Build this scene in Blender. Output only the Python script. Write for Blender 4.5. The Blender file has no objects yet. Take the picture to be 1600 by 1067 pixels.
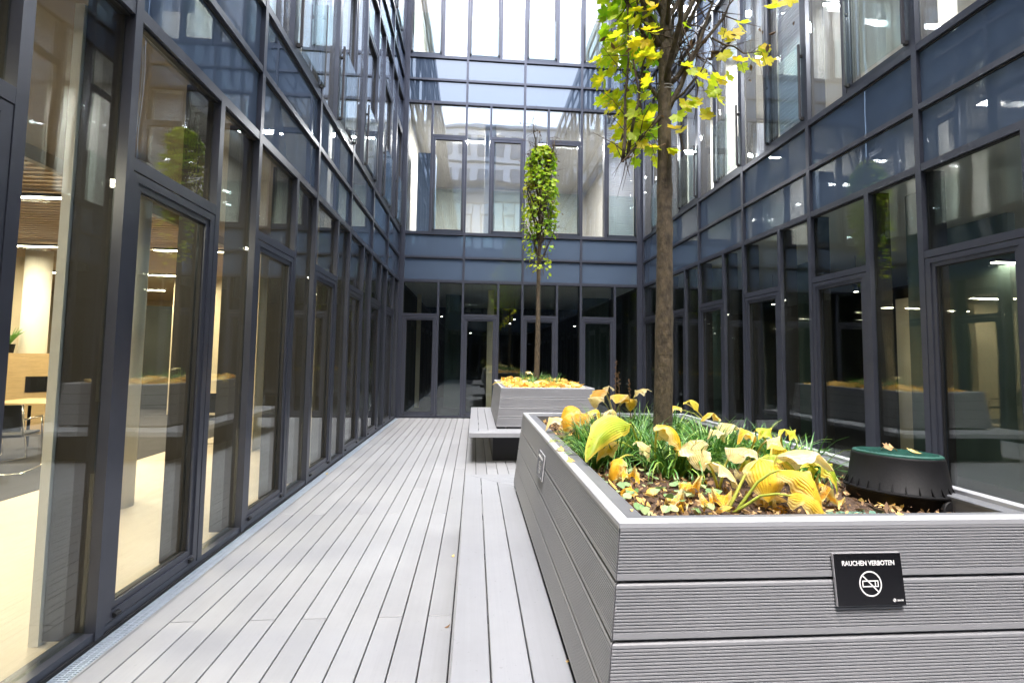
import bpy, math, random
from mathutils import Vector, Matrix, noise
R = math.radians
random.seed(7)
scene = bpy.context.scene
col = scene.collection

# ------------------------------------------------------------------ camera
F = Vector((0.07321777, 0.99544104, 0.06112521))
RT = Vector((0.99712475, -0.07426628, 0.01505848))
UP = Vector((-0.01952937, -0.05984691, 0.99801651))
EYE = Vector((0, 0, 1.491))
FPX, CX, CY = 731.75, 796.29, 514.96           # focal length and principal point in photo pixels
cd = bpy.data.cameras.new("camera")
cam = bpy.data.objects.new("camera", cd); col.objects.link(cam)
m = Matrix((RT, UP, -F)).transposed().to_4x4(); m.translation = EYE
cam.matrix_world = m
cd.sensor_width = 36; cd.lens = 36 * FPX / 1600
cd.shift_x = (800 - CX) / 1600; cd.shift_y = (CY - 533.5) / 1600
cd.clip_start = .02; cd.clip_end = 500
scene.camera = cam

def ray(x, y):
    return F + RT * ((x - CX) / FPX) - UP * ((y - CY) / FPX)
def WY(x, y, Y):
    d = ray(x, y); return EYE + d * ((Y - EYE.y) / d.y)
def WZ(x, y, Z):
    d = ray(x, y); return EYE + d * ((Z - EYE.z) / d.z)

# ------------------------------------------------------------------ world, sun, exposure
SUN_EL, SUN_AZ = 66, 184
w = bpy.data.worlds.new("World"); scene.world = w; w.use_nodes = True
nt = w.node_tree; nt.nodes.clear()
sky = nt.nodes.new('ShaderNodeTexSky'); sky.sky_type = 'NISHITA'; sky.sun_disc = False
sky.sun_elevation = R(SUN_EL); sky.sun_rotation = R(SUN_AZ)
sky.air_density = 1.3; sky.dust_density = 3.0; sky.ozone_density = 1.0
hs = nt.nodes.new('ShaderNodeHueSaturation'); hs.inputs['Saturation'].default_value = .95
bg = nt.nodes.new('ShaderNodeBackground'); bg.inputs['Strength'].default_value = .15
wo = nt.nodes.new('ShaderNodeOutputWorld')
nt.links.new(sky.outputs[0], hs.inputs['Color']); nt.links.new(hs.outputs[0], bg.inputs[0]); nt.links.new(bg.outputs[0], wo.inputs[0])
sd = bpy.data.lights.new("sun", 'SUN'); sd.energy = .6; sd.angle = R(16); sd.color = (1, .985, .98)
so = bpy.data.objects.new("sun", sd); col.objects.link(so)
az = R(SUN_AZ)
sv = Vector((math.sin(az) * math.cos(R(SUN_EL)), math.cos(az) * math.cos(R(SUN_EL)), math.sin(R(SUN_EL))))
so.rotation_euler = sv.to_track_quat('Z', 'Y').to_euler()
scene.view_settings.view_transform = 'Standard'; scene.view_settings.look = 'None'
scene.view_settings.gamma = 1; scene.view_settings.exposure = 2.8
cy = scene.cycles
cy.use_denoising = True
cy.max_bounces = 10; cy.diffuse_bounces = 4; cy.glossy_bounces = 5; cy.transparent_max_bounces = 24; cy.transmission_bounces = 6
cy.caustics_reflective = False; cy.caustics_refractive = False
cy.sample_clamp_indirect = 8

# ------------------------------------------------------------------ materials
def mat(name, base=(.5, .5, .5), rough=.5, metal=0., spec=.5, noise_amt=0., noise_scale=8., bump=0., bump_scale=60., coat=0., stretch=None, emit=None, rvar=0., sub=None):
    mt = bpy.data.materials.new(name); mt.use_nodes = True
    n = mt.node_tree.nodes; l = mt.node_tree.links; b = n['Principled BSDF']
    b.inputs['Base Color'].default_value = (*base, 1); b.inputs['Roughness'].default_value = rough
    b.inputs['Metallic'].default_value = metal; b.inputs['Specular IOR Level'].default_value = spec
    b.inputs['Coat Weight'].default_value = coat; b.inputs['Coat Roughness'].default_value = .05
    tc = n.new('ShaderNodeTexCoord'); vec = tc.outputs['Object']
    if stretch:
        mp = n.new('ShaderNodeMapping'); mp.inputs['Scale'].default_value = stretch
        l.new(vec, mp.inputs[0]); vec = mp.outputs[0]
    if noise_amt:
        nz = n.new('ShaderNodeTexNoise'); nz.inputs['Scale'].default_value = noise_scale; nz.inputs['Detail'].default_value = 6
        nz.inputs['Roughness'].default_value = .65
        l.new(vec, nz.inputs['Vector'])
        rp = n.new('ShaderNodeValToRGB')
        rp.color_ramp.elements[0].position = .3; rp.color_ramp.elements[1].position = .7
        rp.color_ramp.elements[0].color = (*[max(0, c * (1 - noise_amt)) for c in base], 1)
        rp.color_ramp.elements[1].color = (*[min(1, c * (1 + noise_amt)) for c in base], 1)
        l.new(nz.outputs[0], rp.inputs[0]); l.new(rp.outputs[0], b.inputs['Base Color'])
        if rvar:
            mr = n.new('ShaderNodeMapRange'); mr.inputs['To Min'].default_value = rough - rvar; mr.inputs['To Max'].default_value = rough + rvar
            l.new(nz.outputs[0], mr.inputs[0]); l.new(mr.outputs[0], b.inputs['Roughness'])
    if bump:
        nb = n.new('ShaderNodeTexNoise'); nb.inputs['Scale'].default_value = bump_scale; nb.inputs['Detail'].default_value = 4
        l.new(vec, nb.inputs['Vector'])
        bp = n.new('ShaderNodeBump'); bp.inputs['Strength'].default_value = bump; bp.inputs['Distance'].default_value = .01
        l.new(nb.outputs[0], bp.inputs['Height']); l.new(bp.outputs[0], b.inputs['Normal'])
    if emit:
        b.inputs['Emission Color'].default_value = (*emit[0], 1); b.inputs['Emission Strength'].default_value = emit[1]
    return mt

def glass_mat(name, tint, r0, wob=.02, wscale=.9):
    """coated double glazing: see-through, with a Schlick mirror term"""
    mt = bpy.data.materials.new(name); mt.use_nodes = True
    n = mt.node_tree.nodes; l = mt.node_tree.links; n.clear()
    out = n.new('ShaderNodeOutputMaterial'); mx = n.new('ShaderNodeMixShader')
    tr = n.new('ShaderNodeBsdfTransparent'); tr.inputs[0].default_value = (*tint, 1)
    gl = n.new('ShaderNodeBsdfGlossy'); gl.inputs['Roughness'].default_value = 0.0; gl.inputs[0].default_value = (.93, .97, 1, 1)
    lw = n.new('ShaderNodeLayerWeight'); lw.inputs[0].default_value = .5
    pw = n.new('ShaderNodeMath'); pw.operation = 'POWER'; pw.inputs[1].default_value = 4.5
    mu = n.new('ShaderNodeMath'); mu.operation = 'MULTIPLY_ADD'; mu.inputs[1].default_value = 1 - r0; mu.inputs[2].default_value = r0
    l.new(lw.outputs['Facing'], pw.inputs[0]); l.new(pw.outputs[0], mu.inputs[0]); l.new(mu.outputs[0], mx.inputs[0])
    tc = n.new('ShaderNodeTexCoord'); oi = n.new('ShaderNodeObjectInfo')
    add = n.new('ShaderNodeVectorMath'); add.operation = 'ADD'
    sc = n.new('ShaderNodeVectorMath'); sc.operation = 'SCALE'; sc.inputs['Scale'].default_value = 1
    l.new(tc.outputs['Object'], add.inputs[0]); l.new(oi.outputs['Location'], add.inputs[1])
    nz = n.new('ShaderNodeTexNoise'); nz.inputs['Scale'].default_value = wscale; nz.inputs['Detail'].default_value = 1.5
    l.new(add.outputs[0], nz.inputs['Vector'])
    bp = n.new('ShaderNodeBump'); bp.inputs['Strength'].default_value = 1; bp.inputs['Distance'].default_value = wob
    l.new(nz.outputs[0], bp.inputs['Height']); l.new(bp.outputs[0], gl.inputs['Normal'])
    l.new(tr.outputs[0], mx.inputs[1]); l.new(gl.outputs[0], mx.inputs[2]); l.new(mx.outputs[0], out.inputs[0])
    return mt

M = {}
M['frame'] = mat('anodised_frame', (.060, .066, .088), .30, .4, noise_amt=.12, noise_scale=3, rvar=.06)
M['frame_dark'] = mat('dark_reveal', (.035, .035, .042), .5)
M['gasket'] = mat('gasket', (.006, .006, .007), .6)
M['spandrel'] = glass_mat('spandrel', (1, 1, 1), .11, .002, .7)
_n = M['spandrel'].node_tree; _d = _n.nodes.new('ShaderNodeBsdfDiffuse'); _d.inputs[0].default_value = (.066, .094, .142, 1)
_m = [q for q in _n.nodes if q.type == 'MIX_SHADER'][0]; _n.links.new(_d.outputs[0], _m.inputs[1])
M['glass'] = glass_mat('glass', (.90, .94, .92), .075, .0032, 1.0)
M['glass_up'] = glass_mat('glass_up', (.94, .965, .98), .14, .0030, 1.1)
M['rail_glass'] = glass_mat('rail_glass', (.91, .965, .955), .05, .0006)
M['conc'] = mat('pale_render', (.35, .35, .36), .8)
M['slab'] = mat('slab', (.12, .12, .13), .8)
M['int_white'] = mat('painted_wall', (.62, .60, .55), .8, noise_amt=.05, noise_scale=1)
M['int_beige'] = mat('beige_wall', (.55, .47, .34), .8, noise_amt=.06, noise_scale=1)
M['int_dark'] = mat('unlit_wall', (.03, .034, .032), .8, noise_amt=.2, noise_scale=1)  # near-black colour carries the darkness of the unlit ground floor rooms
M['int_green'] = mat('pale_green_wall', (.07, .10, .085), .8)
M['soffit'] = mat('tan_soffit', (.20, .17, .13), .8, noise_amt=.1, noise_scale=2)
M['fin'] = mat('inner_fin', (.022, .019, .018), .6)
M['wood'] = mat('slatted_ceiling', (.50, .38, .25), .6, noise_amt=.1, noise_scale=10, stretch=(1, 6, 1))
M['cab_wood'] = mat('cabinet_wood', (.46, .32, .16), .5, noise_amt=.15, noise_scale=6, stretch=(1, 1, 8))
M['black'] = mat('black_plastic', (.005, .005, .006), .6, 0, .2, noise_amt=.25, noise_scale=20, bump=.06, bump_scale=150)
M['chrome'] = mat('chrome', (.7, .68, .62), .15, 1)
M['carpet2'] = mat('grey_carpet', (.05, .048, .055), .95, noise_amt=.2, noise_scale=4)
M['dark_carpet'] = mat('dark_carpet', (.04, .04, .045), .9)
M['green_lid'] = mat('green_lid', (.010, .075, .058), .5, noise_amt=.3, noise_scale=25, bump=.15, bump_scale=120)
M['pale_green_lid'] = mat('weathered_green_lid', (.13, .27, .20), .6, noise_amt=.25, noise_scale=25, bump=.1, bump_scale=100)
M['wpc'] = mat('wpc_board', (.245, .250, .268), .5, noise_amt=.045, noise_scale=5, stretch=(1, 1, 1), bump=.03, bump_scale=90, rvar=.08)
M['cap'] = mat('aluminium_cap', (.42, .43, .46), .35, .1, noise_amt=.04, noise_scale=9, rvar=.07)
M['flange'] = mat('coated_steel_liner', (.15, .155, .17), .45, .2, noise_amt=.12, noise_scale=7)
M['base'] = mat('dark_base', (.02, .02, .022), .7)
M['grate'] = mat('galvanised_steel', (.45, .52, .60), .4, .2, noise_amt=.12, noise_scale=30)
M['pit'] = mat('pit', (.10, .12, .15), .8)
M['sub'] = mat('substructure', (.012, .012, .012), .9)
M['sign'] = mat('sign_black', (.006, .006, .008), .25)
M['signedge'] = mat('sign_edge', (.45, .45, .48), .4)
M['white'] = mat('sign_white', (.85, .85, .85), .5)
M['wire'] = mat('grey_tie', (.4, .4, .42), .5)
M['lamp_w'] = mat('lamp_warm', (1, 1, 1), .5, emit=((1, .83, .56), 7))
M['lamp_n'] = mat('lamp_neutral', (1, 1, 1), .5, emit=((1, .94, .80), 4.5))
M['exit'] = mat('exit_green', (.2, .8, .5), .5, emit=((.45, 1, .72), 5))

# decking boards: per-board tone attribute + fine lengthwise grain
def deck_mat(name, base, grain=.05, along='Y'):
    mt = mat(name, base, .5, 0, .4, noise_amt=.0)
    n = mt.node_tree.nodes; l = mt.node_tree.links; b = n['Principled BSDF']
    tc = n.new('ShaderNodeTexCoord')
    mp = n.new('ShaderNodeMapping'); mp.inputs['Scale'].default_value = (70, 1.5, 70) if along == 'Y' else (1.5, 70, 70)
    l.new(tc.outputs['Object'], mp.inputs[0])
    n1 = n.new('ShaderNodeTexNoise'); n1.inputs['Scale'].default_value = 1; n1.inputs['Detail'].default_value = 5
    n2 = n.new('ShaderNodeTexNoise'); n2.inputs['Scale'].default_value = 1.1; n2.inputs['Detail'].default_value = 6; n2.inputs['Roughness'].default_value = .7
    n3 = n.new('ShaderNodeTexNoise'); n3.inputs['Scale'].default_value = 55; n3.inputs['Detail'].default_value = 3
    l.new(mp.outputs[0], n1.inputs['Vector']); l.new(tc.outputs['Object'], n2.inputs['Vector']); l.new(tc.outputs['Object'], n3.inputs['Vector'])
    at = n.new('ShaderNodeAttribute'); at.attribute_name = 'tone'
    def ma(op, a, bb, c=None):
        q = n.new('ShaderNodeMath'); q.operation = op
        for i, v in enumerate((a, bb, c)):
            if v is None: continue
            if isinstance(v, (int, float)): q.inputs[i].default_value = v
            else: l.new(v, q.inputs[i])
        return q.outputs[0]
    s = ma('MULTIPLY_ADD', n1.outputs[0], grain * 2.2, 1 - grain * 1.1)
    s = ma('MULTIPLY', s, ma('MULTIPLY_ADD', n2.outputs[0], .52, .74))
    sp = ma('SUBTRACT', 1.0, ma('MULTIPLY', ma('GREATER_THAN', n3.outputs[0], .70), .14))
    s = ma('MULTIPLY', s, sp)
    s = ma('MULTIPLY', s, ma('MULTIPLY_ADD', at.outputs['Fac'], .13, .935))
    vm = n.new('ShaderNodeVectorMath'); vm.operation = 'SCALE'; vm.inputs[0].default_value = base
    l.new(s, vm.inputs['Scale']); l.new(vm.outputs[0], b.inputs['Base Color'])
    bp = n.new('ShaderNodeBump'); bp.inputs['Strength'].default_value = .25; bp.inputs['Distance'].default_value = .002
    l.new(n1.outputs[0], bp.inputs['Height']); l.new(bp.outputs[0], b.inputs['Normal'])
    mr = n.new('ShaderNodeMapRange'); mr.inputs['To Min'].default_value = .38; mr.inputs['To Max'].default_value = .62
    l.new(n2.outputs[0], mr.inputs[0]); l.new(mr.outputs[0], b.inputs['Roughness'])
    return mt
M['deck'] = deck_mat('deck_board', (.262, .270, .287))
M['bench'] = deck_mat('bench_board', (.250, .259, .280))
M['oak'] = deck_mat('oak_floor', (.60, .52, .43), .12, 'X')

def attr_leaf(name, c0, c1, c2, rough=.45, trans=.35, vein=0., rim=None):
    """leaf: colour picked by a per-leaf 'tone', lit through from behind"""
    mt = bpy.data.materials.new(name); mt.use_nodes = True
    n = mt.node_tree.nodes; l = mt.node_tree.links; n.clear()
    out = n.new('ShaderNodeOutputMaterial'); mx = n.new('ShaderNodeMixShader'); mx.inputs[0].default_value = trans
    b = n.new('ShaderNodeBsdfPrincipled'); b.inputs['Roughness'].default_value = rough
    t = n.new('ShaderNodeBsdfTranslucent')
    at = n.new('ShaderNodeAttribute'); at.attribute_name = 'tone'
    rp = n.new('ShaderNodeValToRGB'); e = rp.color_ramp.elements
    e[0].color = (*c0, 1); e[1].color = (*c2, 1); k = e.new(.5); k.color = (*c1, 1)
    tc = n.new('ShaderNodeTexCoord')
    nz = n.new('ShaderNodeTexNoise'); nz.inputs['Scale'].default_value = 22; nz.inputs['Detail'].default_value = 3
    l.new(tc.outputs['Object'], nz.inputs['Vector'])
    ad = n.new('ShaderNodeMath'); ad.operation = 'MULTIPLY_ADD'; ad.inputs[1].default_value = .35
    sb = n.new('ShaderNodeMath'); sb.operation = 'SUBTRACT'; sb.inputs[1].default_value = .175
    l.new(nz.outputs[0], ad.inputs[0]); l.new(at.outputs['Fac'], ad.inputs[2]); l.new(ad.outputs[0], sb.inputs[0]); l.new(sb.outputs[0], rp.inputs[0])
    colr = rp.outputs[0]
    if rim or vein:
        uv = n.new('ShaderNodeAttribute'); uv.attribute_name = 'leafuv'
        sx = n.new('ShaderNodeSeparateXYZ'); l.new(uv.outputs['Vector'], sx.inputs[0])
    if rim:
        ab = n.new('ShaderNodeMath'); ab.operation = 'ABSOLUTE'; l.new(sx.outputs[0], ab.inputs[0])
        a2 = n.new('ShaderNodeMath'); a2.operation = 'MULTIPLY_ADD'; a2.inputs[1].default_value = .5; l.new(nz.outputs[0], a2.inputs[0]); l.new(ab.outputs[0], a2.inputs[2])
        mr = n.new('ShaderNodeMapRange'); mr.interpolation_type = 'SMOOTHSTEP'
        mr.inputs['From Min'].default_value = .75; mr.inputs['From Max'].default_value = 1.15; l.new(a2.outputs[0], mr.inputs[0])
        mc = n.new('ShaderNodeMix'); mc.data_type = 'RGBA'; l.new(mr.outputs[0], mc.inputs[0]); l.new(colr, mc.inputs[6]); mc.inputs[7].default_value = (*rim, 1)
        colr = mc.outputs[2]
    if rim:
        n5 = n.new('ShaderNodeTexNoise'); n5.inputs['Scale'].default_value = 75; n5.inputs['Detail'].default_value = 4; l.new(tc.outputs['Object'], n5.inputs['Vector'])
        q5 = n.new('ShaderNodeMapRange'); q5.inputs['From Min'].default_value = .60; q5.inputs['From Max'].default_value = .72; l.new(n5.outputs[0], q5.inputs[0])
        q6 = n.new('ShaderNodeMath'); q6.operation = 'MULTIPLY'; q6.inputs[1].default_value = .65; l.new(q5.outputs[0], q6.inputs[0])
        m5 = n.new('ShaderNodeMix'); m5.data_type = 'RGBA'; l.new(q6.outputs[0], m5.inputs[0]); l.new(colr, m5.inputs[6]); m5.inputs[7].default_value = (.30, .13, .02, 1)
        colr = m5.outputs[2]
    if vein:
        m1 = n.new('ShaderNodeMath'); m1.operation = 'MULTIPLY'; m1.inputs[1].default_value = 38; l.new(sx.outputs[0], m1.inputs[0])
        s1 = n.new('ShaderNodeMath'); s1.operation = 'SINE'; l.new(m1.outputs[0], s1.inputs[0])
        bp = n.new('ShaderNodeBump'); bp.inputs['Strength'].default_value = vein * .75; bp.inputs['Distance'].default_value = .003
        l.new(s1.outputs[0], bp.inputs['Height']); l.new(bp.outputs[0], b.inputs['Normal'])
    l.new(colr, b.inputs['Base Color']); l.new(colr, t.inputs[0])
    l.new(b.outputs[0], mx.inputs[1]); l.new(t.outputs[0], mx.inputs[2]); l.new(mx.outputs[0], out.inputs[0])
    return mt
M['maple'] = attr_leaf('maple_leaf', (.20, .46, .01), (.55, .66, .02), (.85, .62, .02), .5, .62)
M['maple_far'] = attr_leaf('maple_leaf_far', (.18, .38, .01), (.48, .58, .02), (.65, .48, .04), .5, .55)
M['dead'] = attr_leaf('withered_leaf', (.06, .035, .02), (.12, .07, .03), (.20, .12, .05), .8, .1)
M['hosta_y'] = attr_leaf('hosta_yellow', (.88, .64, .07), (.86, .54, .03), (.80, .34, .02), .45, .33, .5, (.85, .66, .25))
M['hosta_g'] = attr_leaf('hosta_green', (.20, .38, .03), (.60, .64, .04), (.86, .64, .06), .40, .28, .5, (.85, .68, .10))
M['hosta_p'] = attr_leaf('hosta_pale', (.78, .66, .30), (.85, .68, .28), (.80, .52, .10), .5, .3, .6, (.85, .74, .45))
M['stalk'] = attr_leaf('hosta_stalk', (.34, .46, .06), (.55, .55, .10), (.70, .52, .10), .4, .15)
M['grass'] = attr_leaf('strap_grass', (.03, .12, .02), (.10, .27, .04), (.42, .55, .10), .32, .15)
M['cover'] = attr_leaf('ground_cover_leaf', (.16, .30, .10), (.28, .42, .20), (.45, .50, .22), .5, .2)
M['litter'] = attr_leaf('leaf_litter', (.07, .04, .025), (.24, .14, .075), (.66, .46, .20), .75, .1)
M['litter_y'] = attr_leaf('fallen_yellow', (.78, .50, .06), (.82, .62, .22), (.80, .42, .05), .6, .2)
M['soil'] = mat('mulch_soil', (.075, .045, .028), .95, noise_amt=.7, noise_scale=60, bump=1, bump_scale=80)
M['bark'] = mat('bark', (.056, .042, .025), .85, noise_amt=.65, noise_scale=38, stretch=(1, 1, .5), bump=1, bump_scale=60)
M['twig'] = mat('twig', (.055, .035, .022), .85, noise_amt=.3, noise_scale=40)

# ------------------------------------------------------------------ mesh helpers
class MB:
    def __init__(s): s.v = []; s.f = []; s.m = []; s.t = []; s.uv = {}
    def quad(s, *p, mi=0, tone=.5):
        k = len(s.v); s.v += [tuple(q) for q in p]; s.f.append(tuple(range(k, k + len(p)))); s.m.append(mi); s.t.append(tone)
    def box(s, x0, x1, y0, y1, z0, z1, mi=0, tone=.5, c=0.):
        if c <= 0:
            k = len(s.v)
            s.v += [(x0, y0, z0), (x1, y0, z0), (x1, y1, z0), (x0, y1, z0), (x0, y0, z1), (x1, y0, z1), (x1, y1, z1), (x0, y1, z1)]
            for q in ((0, 3, 2, 1), (4, 5, 6, 7), (0, 1, 5, 4), (1, 2, 6, 5), (2, 3, 7, 6), (3, 0, 4, 7)):
                s.f.append(tuple(k + i for i in q)); s.m.append(mi); s.t.append(tone)
        else:   # chamfered top edges
            k = len(s.v); z2 = z1 - c
            s.v += [(x0, y0, z0), (x1, y0, z0), (x1, y1, z0), (x0, y1, z0), (x0, y0, z2), (x1, y0, z2), (x1, y1, z2), (x0, y1, z2),
                    (x0 + c, y0 + c, z1), (x1 - c, y0 + c, z1), (x1 - c, y1 - c, z1), (x0 + c, y1 - c, z1)]
            for q in ((0, 3, 2, 1), (0, 1, 5, 4), (1, 2, 6, 5), (2, 3, 7, 6), (3, 0, 4, 7), (4, 5, 9, 8), (5, 6, 10, 9), (6, 7, 11, 10), (7, 4, 8, 11), (8, 9, 10, 11)):
                s.f.append(tuple(k + i for i in q)); s.m.append(mi); s.t.append(tone)
    def ring_frame(s, x0, x1, z0, z1, t, y0, y1, mi=0):
        s.box(x0, x0 + t, y0, y1, z0, z1, mi); s.box(x1 - t, x1, y0, y1, z0, z1, mi)
        s.box(x0 + t, x1 - t, y0, y1, z0, z0 + t, mi); s.box(x0 + t, x1 - t, y0, y1, z1 - t, z1, mi)
    def tube(s, pts, rad, n=8, mi=0, tone=.5, cap=True, jit=0.):
        pts = [Vector(p) for p in pts]; k0 = len(s.v); a = None
        for i, p in enumerate(pts):
            d = (pts[min(i + 1, len(pts) - 1)] - pts[max(i - 1, 0)]).normalized()
            if a is None: a = d.orthogonal().normalized()
            a = (a - d * a.dot(d)).normalized(); b = d.cross(a)
            r = rad[i] if isinstance(rad, (list, tuple)) else rad
            for j in range(n):
                th = 2 * math.pi * j / n; rr = r * (1 + jit * noise.noise((p * 9 + Vector((j * 1.7, 0, 0)))))
                s.v.append(tuple(p + a * (math.cos(th) * rr) + b * (math.sin(th) * rr)))
        for i in range(len(pts) - 1):
            for j in range(n):
                A = k0 + i * n + j; B = k0 + i * n + (j + 1) % n
                s.f.append((A, B, B + n, A + n)); s.m.append(mi); s.t.append(tone)
        if cap:
            s.f.append(tuple(k0 + j for j in reversed(range(n)))); s.m.append(mi); s.t.append(tone)
            e = k0 + (len(pts) - 1) * n; s.f.append(tuple(e + j for j in range(n))); s.m.append(mi); s.t.append(tone)
    def lathe(s, prof, n=48, c=(0, 0), mi=0):
        k0 = len(s.v)
        for r, z in prof:
            for j in range(n):
                th = 2 * math.pi * j / n; s.v.append((c[0] + r * math.cos(th), c[1] + r * math.sin(th), z))
        for i in range(len(prof) - 1):
            for j in range(n):
                A = k0 + i * n + j; B = k0 + i * n + (j + 1) % n
                s.f.append((A, B, B + n, A + n)); s.m.append(mi); s.t.append(.5)
        e = k0 + (len(prof) - 1) * n; s.f.append(tuple(e + j for j in range(n))); s.m.append(mi); s.t.append(.5)
        s.f.append(tuple(k0 + j for j in reversed(range(n)))); s.m.append(mi); s.t.append(.5)
    def mesh(s, name, mats, smooth=False):
        me = bpy.data.meshes.new(name); me.from_pydata(s.v, [], s.f)
        for q in (mats if isinstance(mats, (list, tuple)) else [mats]): me.materials.append(q)
        me.polygons.foreach_set('material_index', s.m)
        if smooth: me.polygons.foreach_set('use_smooth', [True] * len(s.f))
        a = me.attributes.new('tone', 'FLOAT', 'FACE'); a.data.foreach_set('value', s.t)
        if s.uv:
            a = me.attributes.new('leafuv', 'FLOAT_VECTOR', 'POINT')
            flat = []
            for i in range(len(s.v)): flat += list(s.uv.get(i, (0, 0, 0)))
            a.data.foreach_set('vector', flat)
        me.update(); return me
    def build(s, name, mats, parent=None, smooth=False):
        return inst(name, s.mesh(name, mats, smooth), parent)

def inst(name, me, parent=None, loc=None):
    o = bpy.data.objects.new(name, me); col.objects.link(o)
    if parent: o.parent = parent
    if loc is not None: o.location = loc
    return o
def tag(o, label=None, cat=None, group=None, kind=None):
    if label: o['label'] = label
    if cat: o['category'] = cat
    if group: o['group'] = group
    if kind: o['kind'] = kind
    return o
def empty(name, loc=(0, 0, 0), rz=0, rx=0):
    o = bpy.data.objects.new(name, None); col.objects.link(o); o.location = loc; o.rotation_euler = (rx, 0, rz)
    o.empty_display_size = .1
    return o

# ------------------------------------------------------------------ dimensions
XL, XR, YB, YN = -1.905, 4.273, 11.7215, -9.34
YG = 11.66                       # grid line of the last side mullion
Z0, Z1, Z2, FH = 3.396, 4.0, 4.607, 4.607
MOD = 1.5

# ------------------------------------------------------------------ deck and ground
g = MB(); g.quad((-60, -60, -.35), (60, -60, -.35), (60, 60, -.35), (-60, 60, -.35))
tag(g.build('ground', M['conc']), kind='structure')
d = MB()
d.box(XL + .11, XR - .02, YN, YB - .01, -.10, -.032, 1)
pitch = .1423; xk = -1.094 - 5 * pitch
edges = [XL + .105] + [xk + pitch * i for i in range(0, 60) if xk + pitch * i < XR - .03] + [XR - .02]
joint_sets = [(2.83, 6.43, 10.0), (4.63, 8.2), (2.83, 6.43, 10.0), (4.63, 8.2), (1.2, 5.5, 9.1)]
for i in range(len(edges) - 1):
    a, b = edges[i] + .0035, edges[i + 1] - .0035
    js = [YN] + [YN + 3.4 * k + 1.6 * (i % 2) for k in range(1, 3)] + list(joint_sets[i % 5]) + [YB - .012]
    js = sorted(js)
    for y0, y1 in zip(js[:-1], js[1:]):
        d.box(a, b, y0 + .0035, y1 - .0035, -.028, 0, 0, random.random(), .0022)
tag(d.build('deck', [M['deck'], M['sub']]), kind='structure')

def grate(x0, x1, y0, y1, label):
    e = empty('drain_grate', ((x0 + x1) / 2, (y0 + y1) / 2, 0)); tag(e, label, 'drain')
    mb = MB(); hx = (x1 - x0) / 2; hy = (y1 - y0) / 2
    mb.box(-hx, hx, -hy, hy, -.09, -.045); mb.build('channel', M['pit'], e)
    mb = MB()
    mb.box(-hx, -hx + .004, -hy, hy, -.03, -.002); mb.box(hx - .004, hx, -hy, hy, -.03, -.002)
    y = -hy + .008
    while y < hy:
        mb.box(-hx + .004, hx - .004, y, y + .0045, -.022, -.004); y += .0155
    for t in (.33, .66): mb.box(-hx + 2 * hx * t - .002, -hx + 2 * hx * t + .002, -hy, hy, -.03, -.0055)
    mb.build('grating', M['grate'], e)
grate(XL + .002, XL + .103, YN, YB - .02, 'galvanised drain grating along the foot of the left glass wall')

# ------------------------------------------------------------------ facade prototypes (x along the wall, y inward, z up)
GY0, GY1 = .052, .078            # double glazing front and back
def pane(x0, x1, z0, z1, name, m='glass', y0=GY0, y1=GY1):
    b = MB(); b.box(x0, x1, y0, y1, z0, z1); return b.mesh(name, M[m])
HW = .0275
SU = .885                        # sub mullion on the ground floor
P = {}
P['pane_narrow0'] = pane(SU + HW, MOD - HW, .06, Z0 - .04, 'glass_pane')
P['pane_top0'] = pane(HW, SU - HW, 2.575, Z0 - .04, 'glass_pane')
P['pane_door'] = pane(.125, SU - .10, .15, 2.43, 'glass_pane', y0=.056, y1=.082)
b = MB(); b.box(SU - HW, SU + HW, .003, .06, .05, Z0 - .02); b.box(SU - HW + .006, SU + HW - .006, .06, .26, .03, Z0 + .1, 1)
P['sub0'] = b.mesh('mullion', [M['frame'], M['fin']])
b = MB(); b.box(HW, SU - HW, .004, .10, 2.505, 2.575); P['tr0'] = b.mesh('transom', M['frame'])
b = MB(); b.ring_frame(HW + .004, SU - HW - .004, .062, 2.497, .048, .006, .05); b.ring_frame(HW + .05, SU - HW - .05, .108, 2.45, .04, .018, .075)
b.ring_frame(HW + .088, SU - HW - .088, .145, 2.412, .008, .03, .055, 1)
P['door'] = b.mesh('door', [M['frame'], M['gasket']])
P['pane_door'] = pane(HW + .09, SU - HW - .09, .148, 2.41, 'glass_pane', y0=.056, y1=.074)
b = MB(); b.box(-.02, .02, -.012, .006, -.012, .012); b.tube([(-.018, -.012, 0), (.018, -.012, 0)], .009, 8); P['hinge'] = b.mesh('hinge', M['gasket'])
# upper floors: narrow pane left, opening window right
NU = .63
P['pane_narrow'] = pane(HW, NU - HW, .05, Z0 - .04, 'glass_pane', 'glass_up')
P['pane_top'] = pane(NU + HW, MOD - HW, 2.55, Z0 - .04, 'glass_pane', 'glass_up')
b = MB(); b.box(NU - HW, NU + HW, .003, .06, .03, Z0 - .02); b.box(NU - HW + .006, NU + HW - .006, .06, .2, .03, Z0 + .1, 1)
P['sub'] = b.mesh('mullion', [M['frame'], M['fin']])
b = MB(); b.box(NU + HW, MOD - HW, .004, .10, 2.49, 2.55); P['tr'] = b.mesh('transom', M['frame'])
b = MB(); b.ring_frame(NU + HW + .003, MOD - HW - .003, .04, 2.484, .06, .008, .06); b.ring_frame(NU + HW + .06, MOD - HW - .06, .097, 2.427, .012, .03, .062, 1)
P['window'] = b.mesh('window', [M['frame'], M['gasket']])
P['pane_win'] = pane(NU + HW + .072, MOD - HW - .072, .109, 2.415, 'glass_pane', 'glass_up', .056, .074)
b = MB(); b.box(NU + .075, MOD - .075, -.045, -.030, .11, 1.12); P['rail_glass'] = b.mesh('glass_balustrade', M['rail_glass'])
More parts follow.
